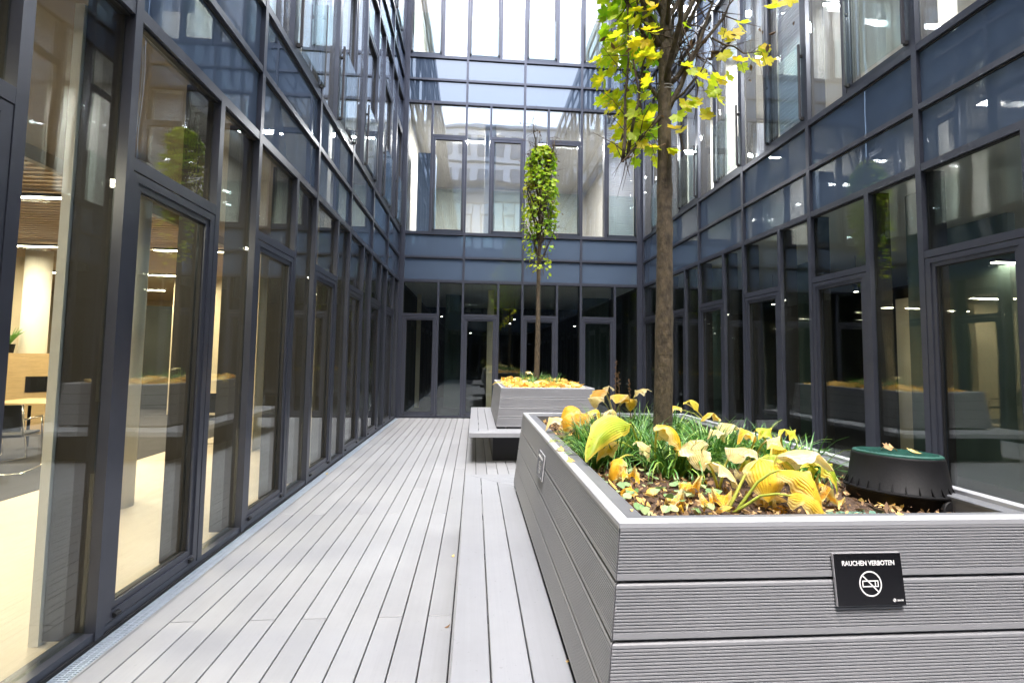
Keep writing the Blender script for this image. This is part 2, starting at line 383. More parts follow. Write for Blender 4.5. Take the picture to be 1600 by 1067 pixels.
for kk, x in (('rail_a', NU + .055), ('rail_b', MOD - .075)):
    b = MB(); b.box(x, x + .02, -.05, -.022, .10, 1.125); b.box(x - .004, x + .024, -.028, .03, .085, .125, 1); b.box(x - .004, x + .024, -.028, .03, .95, .98, 1)
    P[kk] = b.mesh('rail_post', [M['frame_dark'], M['gasket']])
for s_, nm in ((0, 'sp0'), (1, 'sp1')):
    b = MB(); z0 = (Z0 + .03, Z1 + .03)[s_]; z1 = (Z1 - .03, Z2 - .03)[s_]
    b.box(HW, MOD - HW, .042, .06, z0, z1); P[nm] = b.mesh('spandrel_panel', M['spandrel'])

def wing(name, loc, rz, nmod, floors, label, depth, ext0, ext1, ground=None, flip=None):
    """a glazed wing: modules run left to right as seen from the courtyard"""
    e = empty(name, loc, rz); tag(e, label, 'building')
    L = nmod * MOD; H = floors * FH
    for i in range(nmod + 1):
        b = MB(); x = 0
        b.box(-HW, HW, 0, .06, .0, H + .3); b.box(-HW + .006, HW - .006, .06, .26, .02, H, 1)
        if i == 0: proto = b.mesh('mullion', [M['frame'], M['fin']])
        inst('mullion', proto, e, (i * MOD, 0, 0))
    # continuous rails
    b = MB(); b.box(0, L, .008, .12, 0.0, .058); b.box(0, L, -.004, .008, .0, .018, 1); b.build('sill', [M['frame'], M['gasket']], e)
    for k in range(floors):
        for z in (Z0, Z1, Z2):
            b = MB(); hh = .036 if z != Z1 else .028
            b.box(0, L, .004, .10, z - hh, z + hh); b.box(0, L, .028, .06, z - hh - .016, z - hh, 1)  # black strip under each rail deepens its shadow line
            b.build('transom', [M['frame'], M['gasket']], e, ).location = (0, 0, k * FH)
    for k in range(floors):
        zb = k * FH
        for i in range(nmod):
            lo = (i * MOD, 0, zb)
            for q in ('sp0', 'sp1'): inst('spandrel_panel', P[q], e, lo)
            if k == 0:
                inst('glass_pane', P['pane_narrow0'], e, lo); inst('glass_pane', P['pane_top0'], e, lo)
                inst('mullion', P['sub0'], e, lo); inst('transom', P['tr0'], e, lo)
                dr = inst('door', P['door'], e, lo); inst('glass_pane', P['pane_door'], dr)
                for hx in (.11, SU - .11): inst('hinge', P['hinge'], dr, (hx, .006, .085))
            else:
                fl = (k in (flip or ()))
                def I(nm, me, par, l):
                    o = inst(nm, me, par, l)
                    return o
                if fl:      # mirrored module: built by turning the part round its own centre line
                    def I(nm, me, par, l):
                        o = inst(nm, mirrored(me), par, l); return o
                I('glass_pane', P['pane_narrow'], e, lo); I('glass_pane', P['pane_top'], e, lo)
                I('mullion', P['sub'], e, lo); I('transom', P['tr'], e, lo)
                wn = I('window', P['window'], e, lo); I('glass_pane', P['pane_win'], wn, (0, 0, 0))
                I('glass_balustrade', P['rail_glass'], wn, (0, 0, 0)); I('rail_post', P['rail_a'], wn, (0, 0, 0)); I('rail_post', P['rail_b'], wn, (0, 0, 0))
    # carcass: slabs, ceilings, inner walls, roof
    for k in range(floors):
        zb = k * FH; dp = depth if not (k == 0 and ground) else ground['depth']
        x0, x1 = (-ext0, L + ext1)
        if k > 0:
            b = MB(); b.box(x0, x1, .13, depth, zb - .04, zb + .02); b.build('floor', M['dark_carpet'] if k % 2 else M['slab'], e)
        if not (k == 0 and ground):
            b = MB(); b.box(x0, x1, .13, depth, zb + Z0 - .02, zb + Z0 + .03); b.build('ceiling', M['int_white'], e)
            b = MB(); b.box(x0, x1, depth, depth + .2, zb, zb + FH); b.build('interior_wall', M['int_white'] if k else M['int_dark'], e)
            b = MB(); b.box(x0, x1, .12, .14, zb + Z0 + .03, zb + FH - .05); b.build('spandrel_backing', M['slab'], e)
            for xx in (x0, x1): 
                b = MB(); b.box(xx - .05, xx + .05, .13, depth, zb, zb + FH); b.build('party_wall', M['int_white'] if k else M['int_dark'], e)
        else:
            b = MB(); b.box(x0, x1, .12, .14, Z0 + .06, FH - .05); b.build('spandrel_backing', M['slab'], e)
    b = MB(); b.box(-ext0 - .2, L + ext1 + .2, .002, depth + .3, H + .02, H + .35); b.build('roof', M['frame'], e)  # unseen roof, put on to keep sky light out of the rooms
    return e
_mir = {}
def mirrored(me):
    if me.name in _mir: return _mir[me.name]
    c = me.copy(); 
    for v in c.vertices: v.co.x = MOD - v.co.x
    c.flip_normals(); _mir[me.name] = c; return c

LW = wing('glazed_office_wing', (XL, YG - 14 * MOD, 0), R(90), 14, 3, 'glazed wing left of the deck with warmly lit ground floor rooms', 6, .5, .06, ground=dict(depth=12), flip=(2,))
RW = wing('glazed_office_wing', (XR, YG, 0), R(-90), 14, 3, 'glazed wing on the right behind the near planter, dark ground floor', 6, .06, .5, flip=(2,))
BW = wing('glazed_office_wing', (-1.8223, YB, 0), 0, 4, 3, 'end wing closing the courtyard behind the far planter', 6, .08, .08, flip=(2,))
NW = wing('glazed_office_wing', (XR - .09, YN - .02, 0), R(180), 4, 3, 'glazed wing seen only mirrored in the end facade, opposite it', 6, .08, .08, flip=(2,))
for x0, x1 in ((XL - .02, -1.8223 - .02), (-1.8223 + 6.02, XR + .02)):
    b = MB(); b.box(x0 + 1.8223, x1 + 1.8223, .012, .2, 0, 3 * FH); b.build('corner_post', M['frame'], BW)

# left ground floor room: x' along the wall from YN.., y' inward
def LP(X, Y): return (Y - (YG - 14 * MOD), -(X - XL))     # world -> wing local
b = MB(); b.box(-.5, 27, .13, 12, -.05, .002); b.build('floor', M['oak'], LW)
b = MB(); b.box(-.4, 26.8, 2.75, 11.9, .0025, .008); b.build('carpet', M['carpet2'], LW)
b = MB(); b.box(-.5, 27, 12, 12.2, 0, FH); b.build('interior_wall', M['int_beige'], LW)
b = MB(); b.box(27, 27.2, .13, 12, 0, FH); b.build('party_wall', M['int_beige'], LW)
b = MB(); b.box(-.7, -.5, .13, 12, 0, FH); b.build('party_wall', M['int_beige'], LW)
b = MB(); b.box(21.06, 27, .05, .2, 0, FH); b.build('party_wall', M['int_beige'], LW)
b = MB(); b.box(-.5, 27, .13, 12, Z0 + .08, Z0 + .12)
x = -.3
while x < 26.9:
    b.box(x, x + .05, 2.5, 11.9, Z0 - .02, Z0 + .08, 1); x += .13
b.box(-.5, 27, 2.4, 2.48, Z0 - .06, Z0 + .08, 0)
b.build('ceiling', [M['soffit'], M['wood']], LW)
for X, Y in ((-3.5, 4.9), (-3.4, 9.35), (-3.25, .35), (-3.25, 13.8), (-8.2, 4.85), (-8.2, 9.35), (-8.2, 13.8)):
    lx, ly = LP(X, Y); b = MB(); b.lathe([(.19, 0), (.19, Z0)], 40, (lx, ly)); b.build('column', M['int_white'], LW, True)
lx, ly = LP(-2.195, 2.65); b = MB(); b.box(lx - .024, lx + .024, ly - .024, ly + .024, 0, Z0); b.build('column', M['white'], LW)  # slim post; white colour stands in for interior light falling on it
lx, ly = LP(-9.0, 10.0); b = MB(); b.box(lx, lx + .15, ly, ly + 4, 0, Z0); b.build('partition', M['int_beige'], LW)
lx, ly = LP(-5.2, 12.0); b = MB(); b.box(lx, lx + .15, ly, ly + 2.2, 0, Z0); b.build('partition', M['int_beige'], LW)
lx, ly = LP(-3.4, 7.6); b = MB(); b.box(lx, lx + 1.5, ly, ly + .12, 0, Z0); b.build('partition', M['int_beige'], LW)
lx, ly = LP(-7.3, 13.2); b = MB(); b.box(lx, lx + .1, ly, ly + 2.1, 0, 2.75); b.build('dark_doorway', M['int_dark'], LW)
e = empty('exit_sign', (-7.75, 13.1, 2.35)); tag(e, 'green glowing exit sign deep in the left room above a dark doorway', 'exit sign')
b = MB(); b.box(-.16, .16, -.02, .02, -.09, .09); b.build('housing', M['exit'], e)
b = MB(); b.quad((-.12, -.022, -.02), (-.02, -.022, -.02), (-.02, -.022, .02), (-.12, -.022, .02)); b.quad((-.02, -.022, -.055), (.04, -.022, 0), (-.02, -.022, .055)); b.quad((.06, -.022, -.06), (.12, -.022, -.06), (.12, -.022, .06), (.06, -.022, .06)); b.build('symbol', M['white'], e)
# right ground floor
def RP(X, Y): return (YG - Y, X - XR)
for k, (X, Y) in enumerate(((4.95, 4.75), (4.95, 9.2), (4.95, .2))):
    lx, ly = RP(X, Y); b = MB(); b.lathe([(.17, 0), (.17, Z0)], 36, (lx, ly)); b.build('column', M['int_green'], RW, True)
for X0, X1, Y0, Y1, mm in ((7.6, 7.7, 3.2, 4.3, 'int_beige'), (6.5, 6.6, 5.2, 6.2, 'int_green'), (7.2, 7.3, 6.8, 7.5, 'int_beige'), (6.2, 6.3, 8.2, 9.0, 'int_green'), (8.4, 8.5, 4.4, 5.1, 'int_beige')):
    lx, ly = RP(X0, Y1); b = MB(); b.box(lx, lx + Y1 - Y0, ly, ly + .1, 0, 2.6 if mm == 'int_beige' else Z0); b.build('partition', M[mm], RW)
b = MB(); b.box(-.06, 21.5, .13, 6, -.05, .002); b.build('floor', M['dark_carpet'], RW)
b = MB(); b.box(-.08, 6.08, .13, 6, -.05, .002); b.build('floor', M['dark_carpet'], BW)
b = MB(); b.box(-.08, 6.08, .13, 6, -.05, .002); b.build('floor', M['dark_carpet'], NW)
for xx in (.42, 4.4):
    b = MB(); b.box(xx - .09 + 1.8223, xx + .09 + 1.8223, 1.2, 1.4, 0, Z0); b.build('column', M['int_beige'], BW)
for xx, ww in ((-1.75, .12), (3.3, .8), (-.9, .5)):
    b = MB(); b.box(xx + 1.8223, xx + ww + 1.8223, 2.4, 2.5, 0, Z0); b.build('partition', M['int_green'] if ww > .2 else M['int_beige'], BW)
# upper floor inner columns so the lit rooms have depth
for wg, n_ in ((LW, 14), (RW, 14), (BW, 4), (NW, 4)):
    for k in (1, 2):
        for i in range(1, n_, 3):
            b = MB(); b.box(i * MOD + .5, i * MOD + .8, 1.0, 1.3, k * FH, k * FH + Z0); b.build('column', M['int_white'], wg)

# cupboards, doors and screens along the upper rooms
M['mid'] = mat('office_cupboard', (.16, .17, .20), .6, noise_amt=.1); M['blue_panel'] = mat('blue_grey_panel', (.12, .17, .25), .6); M['blind'] = mat('pale_blind', (.62, .63, .68), .8)
random.seed(12)
for wg, n_ in ((LW, 14), (RW, 14), (BW, 4), (NW, 4)):
    for k in (1, 2):
        for i in range(n_):
            if random.random() < .75:
                x0 = i * MOD + random.uniform(0, .6); ww = random.uniform(.3, 1.0); yy = random.choice((.8, 1.6, 2.6, 4.0, 5.5)); hh = random.choice((.75, 1.1, 1.3, 2.1, 2.4))
                b = MB(); b.box(x0, x0 + ww, yy, yy + .4, k * FH + .03, k * FH + hh); b.build('cupboard', M[random.choice(('mid', 'mid', 'blue_panel', 'frame_dark'))], wg)
            if random.random() < .35:
                z0 = k * FH + random.choice((.9, 1.7, 2.3, .1)); b = MB(); x0 = i * MOD + .68
                for q in range(int((k * FH + 3.36 - z0) / .05)): b.box(x0, x0 + .76, .20, .235, z0 + q * .05, z0 + q * .05 + .032)
                b.build('blind', M['blind'], wg)
# pale tower beyond the mirrored wing, seen only in the end facade's reflections
TW = empty('office_tower', (1.2, YN - 14, 0), R(180)); tag(TW, 'pale lavender office tower mirrored in the upper panes of the end wing', 'building')
M['tower'] = mat('tower_render', (.66, .66, .74), .7, noise_amt=.05, noise_scale=.5); M['tower_glass'] = mat('tower_window', (.10, .13, .22), .1, 0, .8, coat=.6)
b = MB(); b.box(-11, 11, 0, 8, 0, 25.5); b.build('wall', M['tower'], TW)
for j in range(4):
    for i in range(12):
        x0 = -10.4 + i * 1.78; z0 = 11.6 + j * 3.5
        b = MB(); b.ring_frame(x0, x0 + 1.1, z0, z0 + 2.2, .07, -.05, .0); wd_ = b.build('window', M['frame'], TW)
        b = MB(); b.box(x0 + .07, x0 + 1.03, -.02, -.004, z0 + .07, z0 + 2.13); b.build('pane', M['tower_glass'], wd_)
for j in range(5):
    b = MB(); b.box(-11, 11, -.12, .0, 10.9 + j * 3.5, 11.1 + j * 3.5); b.build('ledge', M['frame'], TW)
# ------------------------------------------------------------------ lamps seen inside
def proto_linear(L, mk):
    a = MB(); a.box(-L / 2, L / 2, -.035, .035, 0, .04); c = MB(); c.box(-L / 2 + .01, L / 2 - .01, -.03, .03, -.008, 0)
    return a.mesh('housing', M['frame_dark']), c.mesh('diffuser', M[mk])
lin_w = proto_linear(1.25, 'lamp_w'); lin_n = proto_linear(1.25, 'lamp_n')
ordn = ['first', 'second', 'third', 'fourth', 'fifth', 'sixth', 'seventh', 'eighth', 'ninth', 'tenth', 'eleventh', 'twelfth', 'thirteenth', 'fourteenth', 'fifteenth', 'sixteenth', 'seventeenth']
def linear(X, Y, Z, rz, pr, label, group, power=0, colr=(1, .83, .58)):
    e = empty('linear_lamp', (X, Y, Z), rz); tag(e, label, 'ceiling lamp', group)
    inst('housing', pr[0], e); inst('diffuser', pr[1], e)
    if power:
        ld = bpy.data.lights.new('lamp_light', 'AREA'); ld.shape = 'RECTANGLE'; ld.size = 1.2; ld.size_y = .25; ld.energy = power; ld.color = colr
        o = bpy.data.objects.new('lamp_light', ld); col.objects.link(o); o.parent = e; o.location = (0, 0, -.02)
for r_, Y in enumerate((.2, 2.95, 5.72, 8.46, 11.25, 14.0)):
    for c_, X in enumerate((-4.0, -4.95, -7.3, -9.5)):
        if (c_ == 0) != (r_ in (0, 1)): 
            if c_ == 0: continue
        if r_ in (0, 1) and c_ == 1: continue
        linear(X, Y, 3.27, 0, lin_w, 'warm linear lamp behind the left glass, %s row from the camera, %s from the glass' % (ordn[r_], ordn[c_]), 'linear lamps in the left rooms', 16)
for k in range(7):
    Y = 10.6 - 1.5 * k
    linear(6.0 + .25 * (k % 2), Y, FH + 3.30, 0, lin_n, 'linear lamp upstairs in the right wing, %s from the end wing' % ordn[k], 'linear lamps in the right wing upstairs', 36, (1, .95, .88))
for k in range(4):
    linear(-4.2, 10.2 - 2.2 * k, FH + 3.30, 0, lin_n, 'linear lamp upstairs in the left wing, %s from the end wing' % ordn[k], 'linear lamps in the left wing upstairs', 36, (1, .95, .88))
for k in range(2):
    linear(-.2 + 2.6 * k, 13.6, FH + 3.30, 0, lin_n, 'linear ceiling lamp upstairs in the end wing, %s from the left' % ordn[k], 'linear lamps upstairs in the end wing', 50, (1, .95, .9))
    linear(-.2 + 2.6 * k, 13.6, 2 * FH + 3.30, 0, lin_n, 'linear ceiling lamp on the top visible floor of the end wing, %s from the left' % ordn[k], 'linear lamps upstairs in the end wing', 50, (1, .95, .9))
for k, (X, Y) in enumerate(((6.3, 3.6), (6.9, 5.2), (7.0, 6.4))):
    linear(X, Y, 2.75, 0, lin_n, 'short pale ceiling lamp deep in the dark right ground floor, %s from the camera' % ordn[k], 'lamps on the dark right ground floor', 3, (1, .9, .72))
# pendants in the end wing and spot lamps in the right wing
a = MB(); a.lathe([(.035, .0), (.045, .02), (.045, .14), (.02, .16)], 16); a.tube([(0, 0, .15), (0, 0, .62)], .004, 5)
c = MB(); c.lathe([(.03, -.004), (.034, .004)], 16)
sp = (a.mesh('shade', M['gasket']), c.mesh('bulb', M['lamp_n']))
spots = [(-1.04, 14.5, 2.74), (1.21, 14.5, 2.70), (1.10, 14.9, 2.60), (.55, 15.3, 2.45), (3.11, 14.5, 2.53), (2.03, 15, 2.35), (-.15, 15.4, 2.3), (.5, 16.2, 2.1),
         (6.2, 4.0, 2.6), (6.0, 5.9, 2.75), (6.4, 7.4, 2.7), (6.6, 8.3, 2.7), (6.2, 9.3, 2.7), (5.9, 2.6, 2.6)]
for k, s3 in enumerate(spots):
    e = empty('pendant_lamp', s3); tag(e, 'small black pendant lamp glowing in the dark %s, %s from its left' % ('end wing' if k < 8 else 'right wing', ordn[k if k < 8 else k - 8]), 'pendant lamp', 'pendant lamps in the dark rooms')
    inst('shade', sp[0], e); inst('bulb', sp[1], e)

# ------------------------------------------------------------------ furniture inside the left room
def chair(X, Y, rz, label):
    e = empty('cantilever_chair', (X, Y, 0), rz); tag(e, label, 'chair', 'chrome cantilever chairs in the left room')
    b = MB()
    for s_ in (-.25, .25):
        b.tube([(s_, .25, .012), (s_, -.25, .012), (s_, -.27, .05), (s_, -.22, .44), (s_, .24, .46), (s_, .30, .85)], .011, 8)
        b.tube([(s_, -.2, .66), (s_, .26, .66)], .011, 8); b.tube([(s_, -.2, .66), (s_, -.22, .44)], .011, 8)
    b.tube([(-.25, .25, .012), (.25, .25, .012)], .011, 8); b.build('frame', M['chrome'], e, True)
    b = MB(); b.box(-.23, .23, -.22, .24, .45, .48, c=.006); b.build('seat', M['black'], e)
    b = MB(); b.box(-.23, .23, .24, .27, .52, .84); b.build('backrest', M['black'], e)
chair(-5.75, 6.3, R(200), 'chrome framed black chair nearest the leftmost pane')
chair(-6.5, 6.9, R(160), 'chrome framed black chair beyond the table at the left edge')
chair(-4.3, 7.9, R(20), 'chrome framed black chair behind the second glass door')
chair(-3.9, 10.2, R(100), 'chrome framed black chair far behind the third glass door')
def table(X, Y, label):
    e = empty('table', (X, Y, 0)); tag(e, label, 'table')
    b = MB(); b.box(-.6, .6, -.4, .4, .72, .75, c=.004); b.build('tabletop', M['cab_wood'], e)
    for sx in (-.55, .55):
        for sy in (-.35, .35): b = MB(); b.tube([(sx, sy, 0), (sx, sy, .72)], .02, 8); b.build('leg', M['black'], e)
table(-6.4, 7.6, 'low wooden table beside the chrome chairs at the left edge')
table(-4.4, 9.4, 'dark legged table behind the third glass door')
e = empty('cabinet', (-8.3, 9.0, 0), R(40)); tag(e, 'oak and black cube cabinet against the beige wall at far left', 'cabinet')
b = MB(); b.box(-1.0, 1.0, -.25, .25, 0, 1.45); b.build('carcass', M['cab_wood'], e)
for (u, z) in ((.60, 1.02), (.24, .76), (-.4, 1.02), (-.1, .1)):
    b = MB(); b.box(u + .01, u + .35, -.262, -.25, z, z + .28); b.build('door', M['black'], e)
e = empty('potted_plant', (-8.3, 9.0, 1.452)); tag(e, 'spiky dark plant in a pot on top of the oak cabinet', 'plant')
b = MB(); b.lathe([(.07, 0), (.09, .16)], 20); b.build('pot', M['black'], e)
b = MB()
for k in range(22):
    a_ = k * 2.4; el = R(25 + 50 * random.random()); Lf = .35
    b.tube([(0, 0, .14), (math.cos(a_) * Lf * .5 * math.cos(el), math.sin(a_) * Lf * .5 * math.cos(el), .14 + Lf * .5), (math.cos(a_) * Lf * math.cos(el), math.sin(a_) * Lf * math.cos(el), .14 + Lf * math.sin(el))], [.008, .01, .001], 4)
b.build('leaves', M['grass'], e)

# ------------------------------------------------------------------ planters and benches
ZT, LEAN, ROWS, BP = 1.05, .11, 4, .1425
def planter(x0, x1, y0, y1, label):
    """x0..y1: outer edge of the top; sides lean outwards towards the foot"""
    cx_, cy_ = (x0 + x1) / 2, (y0 + y1) / 2; hx, hy = (x1 - x0) / 2, (y1 - y0) / 2
    e = empty('planter', (cx_, cy_, .45)); tag(e, label, 'planter', 'leaning-sided planters on the deck')
    zo = -.45
    def corner(sx, sy, t, off=0.): return Vector((sx * (hx + LEAN * t + off), sy * (hy + LEAN * t + off), ZT - t + zo))
    # dark carcass behind the boards
    b = MB(); tb = BP * ROWS + .01
    T = [corner(sx, sy, .02, -.03) for sx, sy in ((-1, -1), (1, -1), (1, 1), (-1, 1))]; Bm = [corner(sx, sy, tb, -.03) for sx, sy in ((-1, -1), (1, -1), (1, 1), (-1, 1))]
    for i in range(4): b.quad(Bm[i], Bm[(i + 1) % 4], T[(i + 1) % 4], T[i])
    Ti = [corner(sx, sy, .02, -.05) for sx, sy in ((-1, -1), (1, -1), (1, 1), (-1, 1))]; Bi = [Vector((v.x, v.y, -.08)) for v in Ti]
    for i in range(4): b.quad(T[i], T[(i + 1) % 4], Ti[(i + 1) % 4], Ti[i])
    b.quad(*[Bm[i] for i in (3, 2, 1, 0)])
    b.build('carcass', M['base'], e)
    # ribbed boards: a grooved profile run along each leaning side
    for side in range(4):
        ca = [(-1, -1), (1, -1), (1, 1), (-1, 1)][side]; cb = [(-1, -1), (1, -1), (1, 1), (-1, 1)][(side + 1) % 4]
        for r_ in range(ROWS):
            t0 = .006 + r_ * BP + .004; t1 = .006 + (r_ + 1) * BP - .004
            prof = [(t0, -.022), (t0, -.003), (t0 + .003, 0)]
            tt = t0 + .011; prof.append((tt - .001, 0))
            while tt < t1 - .016:
                prof += [(tt, -.0030), (tt + .003, -.0030), (tt + .0036, 0), (tt + .0073, 0)]; tt += .0079
            prof += [(t1 - .003, 0), (t1, -.003), (t1, -.022)]
            b = MB(); tn = random.random()
            for (ta, oa), (tb_, ob) in zip(prof[:-1], prof[1:]):
                def pt(c, t, o, other):
                    v = corner(c[0], c[1], t, o); w_ = corner(other[0], other[1], t, o)
                    return v + (w_ - v).normalized() * .003
                b.quad(pt(ca, tb_, ob, cb), pt(cb, tb_, ob, ca), pt(cb, ta, oa, ca), pt(ca, ta, oa, cb), tone=tn)
            for c, o_ in ((ca, cb), (cb, ca)):
                def pe(t, o): 
                    v = corner(c[0], c[1], t, o); w_ = corner(o_[0], o_[1], t, o); return v + (w_ - v).normalized() * .003
                b.quad(pe(t0, -.022), pe(t0, 0), pe(t1, 0), pe(t1, -.022), tone=tn)
            b.build('cladding_board', M['wpc'], e)
    # light cap with mitred corners, darker liner flange inside it
    def ringq(b, o0, o1, z0, z1, gap=.0, mi=0):
        S = [(-1, -1), (1, -1), (1, 1), (-1, 1)]
        for i in range(4):
            s0, s1 = S[i], S[(i + 1) % 4]
            A0 = Vector((s0[0] * (hx + o0), s0[1] * (hy + o0), 0)); A1 = Vector((s1[0] * (hx + o0), s1[1] * (hy + o0), 0))
            B0 = Vector((s0[0] * (hx + o1), s0[1] * (hy + o1), 0)); B1 = Vector((s1[0] * (hx + o1), s1[1] * (hy + o1), 0))
            dr = (A1 - A0).normalized() * gap
            A0 += dr; B0 += dr; A1 -= dr; B1 -= dr
            def up(v, z): return Vector((v.x, v.y, z))
            c = .003; iB0, iB1 = A0.lerp(B0, .12), A1.lerp(B1, .12); iC0, iC1 = A0.lerp(B0, .9), A1.lerp(B1, .9)
            b.quad(up(iB0, z1), up(iB1, z1), up(iC1, z1), up(iC0, z1), mi=mi)
            b.quad(up(A0, z1 - c), up(A1, z1 - c), up(iB1, z1), up(iB0, z1), mi=mi)
            b.quad(up(iC0, z1), up(iC1, z1), up(B1, z1 - c), up(B0, z1 - c), mi=mi)
            b.quad(up(A0, z0), up(A1, z0), up(A1, z1 - c), up(A0, z1 - c), mi=mi)
            b.quad(up(B1, z0), up(B0, z0), up(B0, z1 - c), up(B1, z1 - c), mi=mi)
            b.quad(up(A0, z0), up(A0, z1 - c), up(iB0, z1), up(iC0, z1), up(B0, z1 - c), up(B0, z0), mi=mi)
            b.quad(up(A1, z0), up(B1, z0), up(B1, z1 - c), up(iC1, z1), up(iB1, z1), up(A1, z1 - c), mi=mi)
    b = MB(); ringq(b, .002, -.034, ZT - .012 + zo, ZT + .004 + zo, .0007); b.build('cap', M['cap'], e)
    b = MB(); ringq(b, -.0345, -.098, ZT - .022 + zo, ZT - .010 + zo, .0)
    S = [(-1, -1), (1, -1), (1, 1), (-1, 1)]
    for i in range(4):
        s0, s1 = S[i], S[(i + 1) % 4]; o_ = -.097
        b.quad((s0[0] * (hx + o_), s0[1] * (hy + o_), ZT - .012 + zo), (s1[0] * (hx + o_), s1[1] * (hy + o_), ZT - .012 + zo), (s1[0] * (hx + o_), s1[1] * (hy + o_), .3 + zo + .45 - .45), (s0[0] * (hx + o_), s0[1] * (hy + o_), .3 + zo + .45 - .45))
    b.build('liner', M['flange'], e)
    return e
P1 = (.40, 1.745, 1.27, 3.82); P2 = (.405, 1.83, 7.06, 9.55)
planter(*P1, 'near grey ribbed planter with the no-smoking plates on its sides')
planter(*P2, 'far grey planter heaped with yellow leaves before the end wing')

def bench(pl, label):
    x0, x1, y0, y1 = pl; g_ = .045
    ix0, ix1, iy0, iy1 = x0 - g_ - .012, x1 + g_ + .012, y0 - g_ - .012, y1 + g_ + .012
    bw, n = .1305, 3
    e = empty('bench', ((x0 + x1) / 2, (y0 + y1) / 2, 0)); tag(e, label, 'bench', 'decked benches round the planters')
    ox, oy = (x0 + x1) / 2, (y0 + y1) / 2
    def Q(v, z): return (v[0] - ox, v[1] - oy, z)
    for s_ in range(4):
        for k in range(n):
            a0 = k * (bw + .0055) ; a1 = a0 + bw
            last = (k == n - 1)
            def cor(i, a): return [(ix0 - a, iy0 - a), (ix1 + a, iy0 - a), (ix1 + a, iy1 + a), (ix0 - a, iy1 + a)][i % 4]
            I0, I1, O1, O0 = cor(s_, a0), cor(s_ + 1, a0), cor(s_ + 1, a1), cor(s_, a1)
            gp = .0015; dx = Vector(I1) - Vector(I0); dx.normalize()
            I0 = Vector(I0) + dx * gp; O0 = Vector(O0) + dx * gp; I1 = Vector(I1) - dx * gp; O1 = Vector(O1) - dx * gp
            b = MB(); tn = random.random(); zt, zb = .45, (.426 if not last else .388); c = .0025
            nv = (O0 - I0); nv = Vector((dx.y, -dx.x))
            i0, i1, o0, o1 = I0 + nv * c, I1 + nv * c, O0 - nv * c, O1 - nv * c
            b.quad(Q(o0, zt), Q(o1, zt), Q(i1, zt), Q(i0, zt), tone=tn)
            b.quad(Q(O0, zt - c), Q(O1, zt - c), Q(o1, zt), Q(o0, zt), tone=tn); b.quad(Q(i0, zt), Q(i1, zt), Q(I1, zt - c), Q(I0, zt - c), tone=tn)
            b.quad(Q(O0, zb), Q(O1, zb), Q(O1, zt - c), Q(O0, zt - c), tone=tn); b.quad(Q(I1, zb), Q(I0, zb), Q(I0, zt - c), Q(I1, zt - c), tone=tn)
            b.quad(Q(I0, zb), Q(I1, zb), Q(O1, zb), Q(O0, zb), tone=tn)
            b.quad(Q(I0, zb), Q(O0, zb), Q(O0, zt - c), Q(o0, zt), Q(i0, zt), Q(I0, zt - c), tone=tn)
            b.quad(Q(I1, zb), Q(I1, zt - c), Q(i1, zt), Q(o1, zt), Q(O1, zt - c), Q(O1, zb), tone=tn)
            b.build('seat_board', M['bench'], e)
    b = MB()
    W_ = n * (bw + .0055)
    b.box(ix0 - .06 - ox, ix1 + .06 - ox, iy0 - .06 - oy, iy1 + .06 - oy, .0, .395); b.build('plinth', M['base'], e)
    def bear(x0_, x1_, y0_, y1_):
        q = MB(); q.box(x0_, x1_, y0_, y1_, .392, .425); q.build('bearer', M['flange'], e)
    for yy in [iy0 + .2 + .62 * k for k in range(int((iy1 - iy0) / .62) + 1)]:
        for sx in (-1, 1):
            xa = (ix0 - W_ + .05 - ox) if sx < 0 else (ix1 - ox); bear(xa, xa + W_ - .05, yy - .02 - oy, yy + .02 - oy)
    for xx in [ix0 + .25 + .5 * k for k in range(3)]:
        for sy in (-1, 1):
            ya = (iy0 - W_ + .05 - oy) if sy < 0 else (iy1 - oy); bear(xx - .02 - ox, xx + .02 - ox, ya, ya + W_ - .05)
bench(P1, 'pale grey decked bench wrapping the near planter'); bench(P2, 'pale grey decked bench wrapping the far planter')

# ------------------------------------------------------------------ signs
def text_mesh(txt, size, name, bold=.0):
    cu = bpy.data.curves.new(name, 'FONT'); cu.body = txt; cu.size = size; cu.align_x = 'CENTER'; cu.align_y = 'CENTER'
    cu.extrude = .0004; cu.offset = bold; cu.resolution_u = 3
    o = bpy.data.objects.new(name, cu); col.objects.link(o)
    me = bpy.data.meshes.new_from_object(o.evaluated_get(bpy.context.evaluated_depsgraph_get()))
    bpy.data.objects.remove(o); bpy.data.curves.remove(cu)
    me.name = name
    for v in me.vertices: x, y, z = v.co; v.co = (x, -z, y)
    me.materials.clear(); me.materials.append(M['white'])
    return me
tm = text_mesh('RAUCHEN VERBOTEN', .0172, 'lettering', .00035); tm2 = text_mesh('SPACES', .0055, 'logo_lettering', .0001)
xs = [v.co.x for v in tm.vertices]; tw = max(xs) - min(xs)
for v in tm.vertices: v.co.x *= .152 / tw
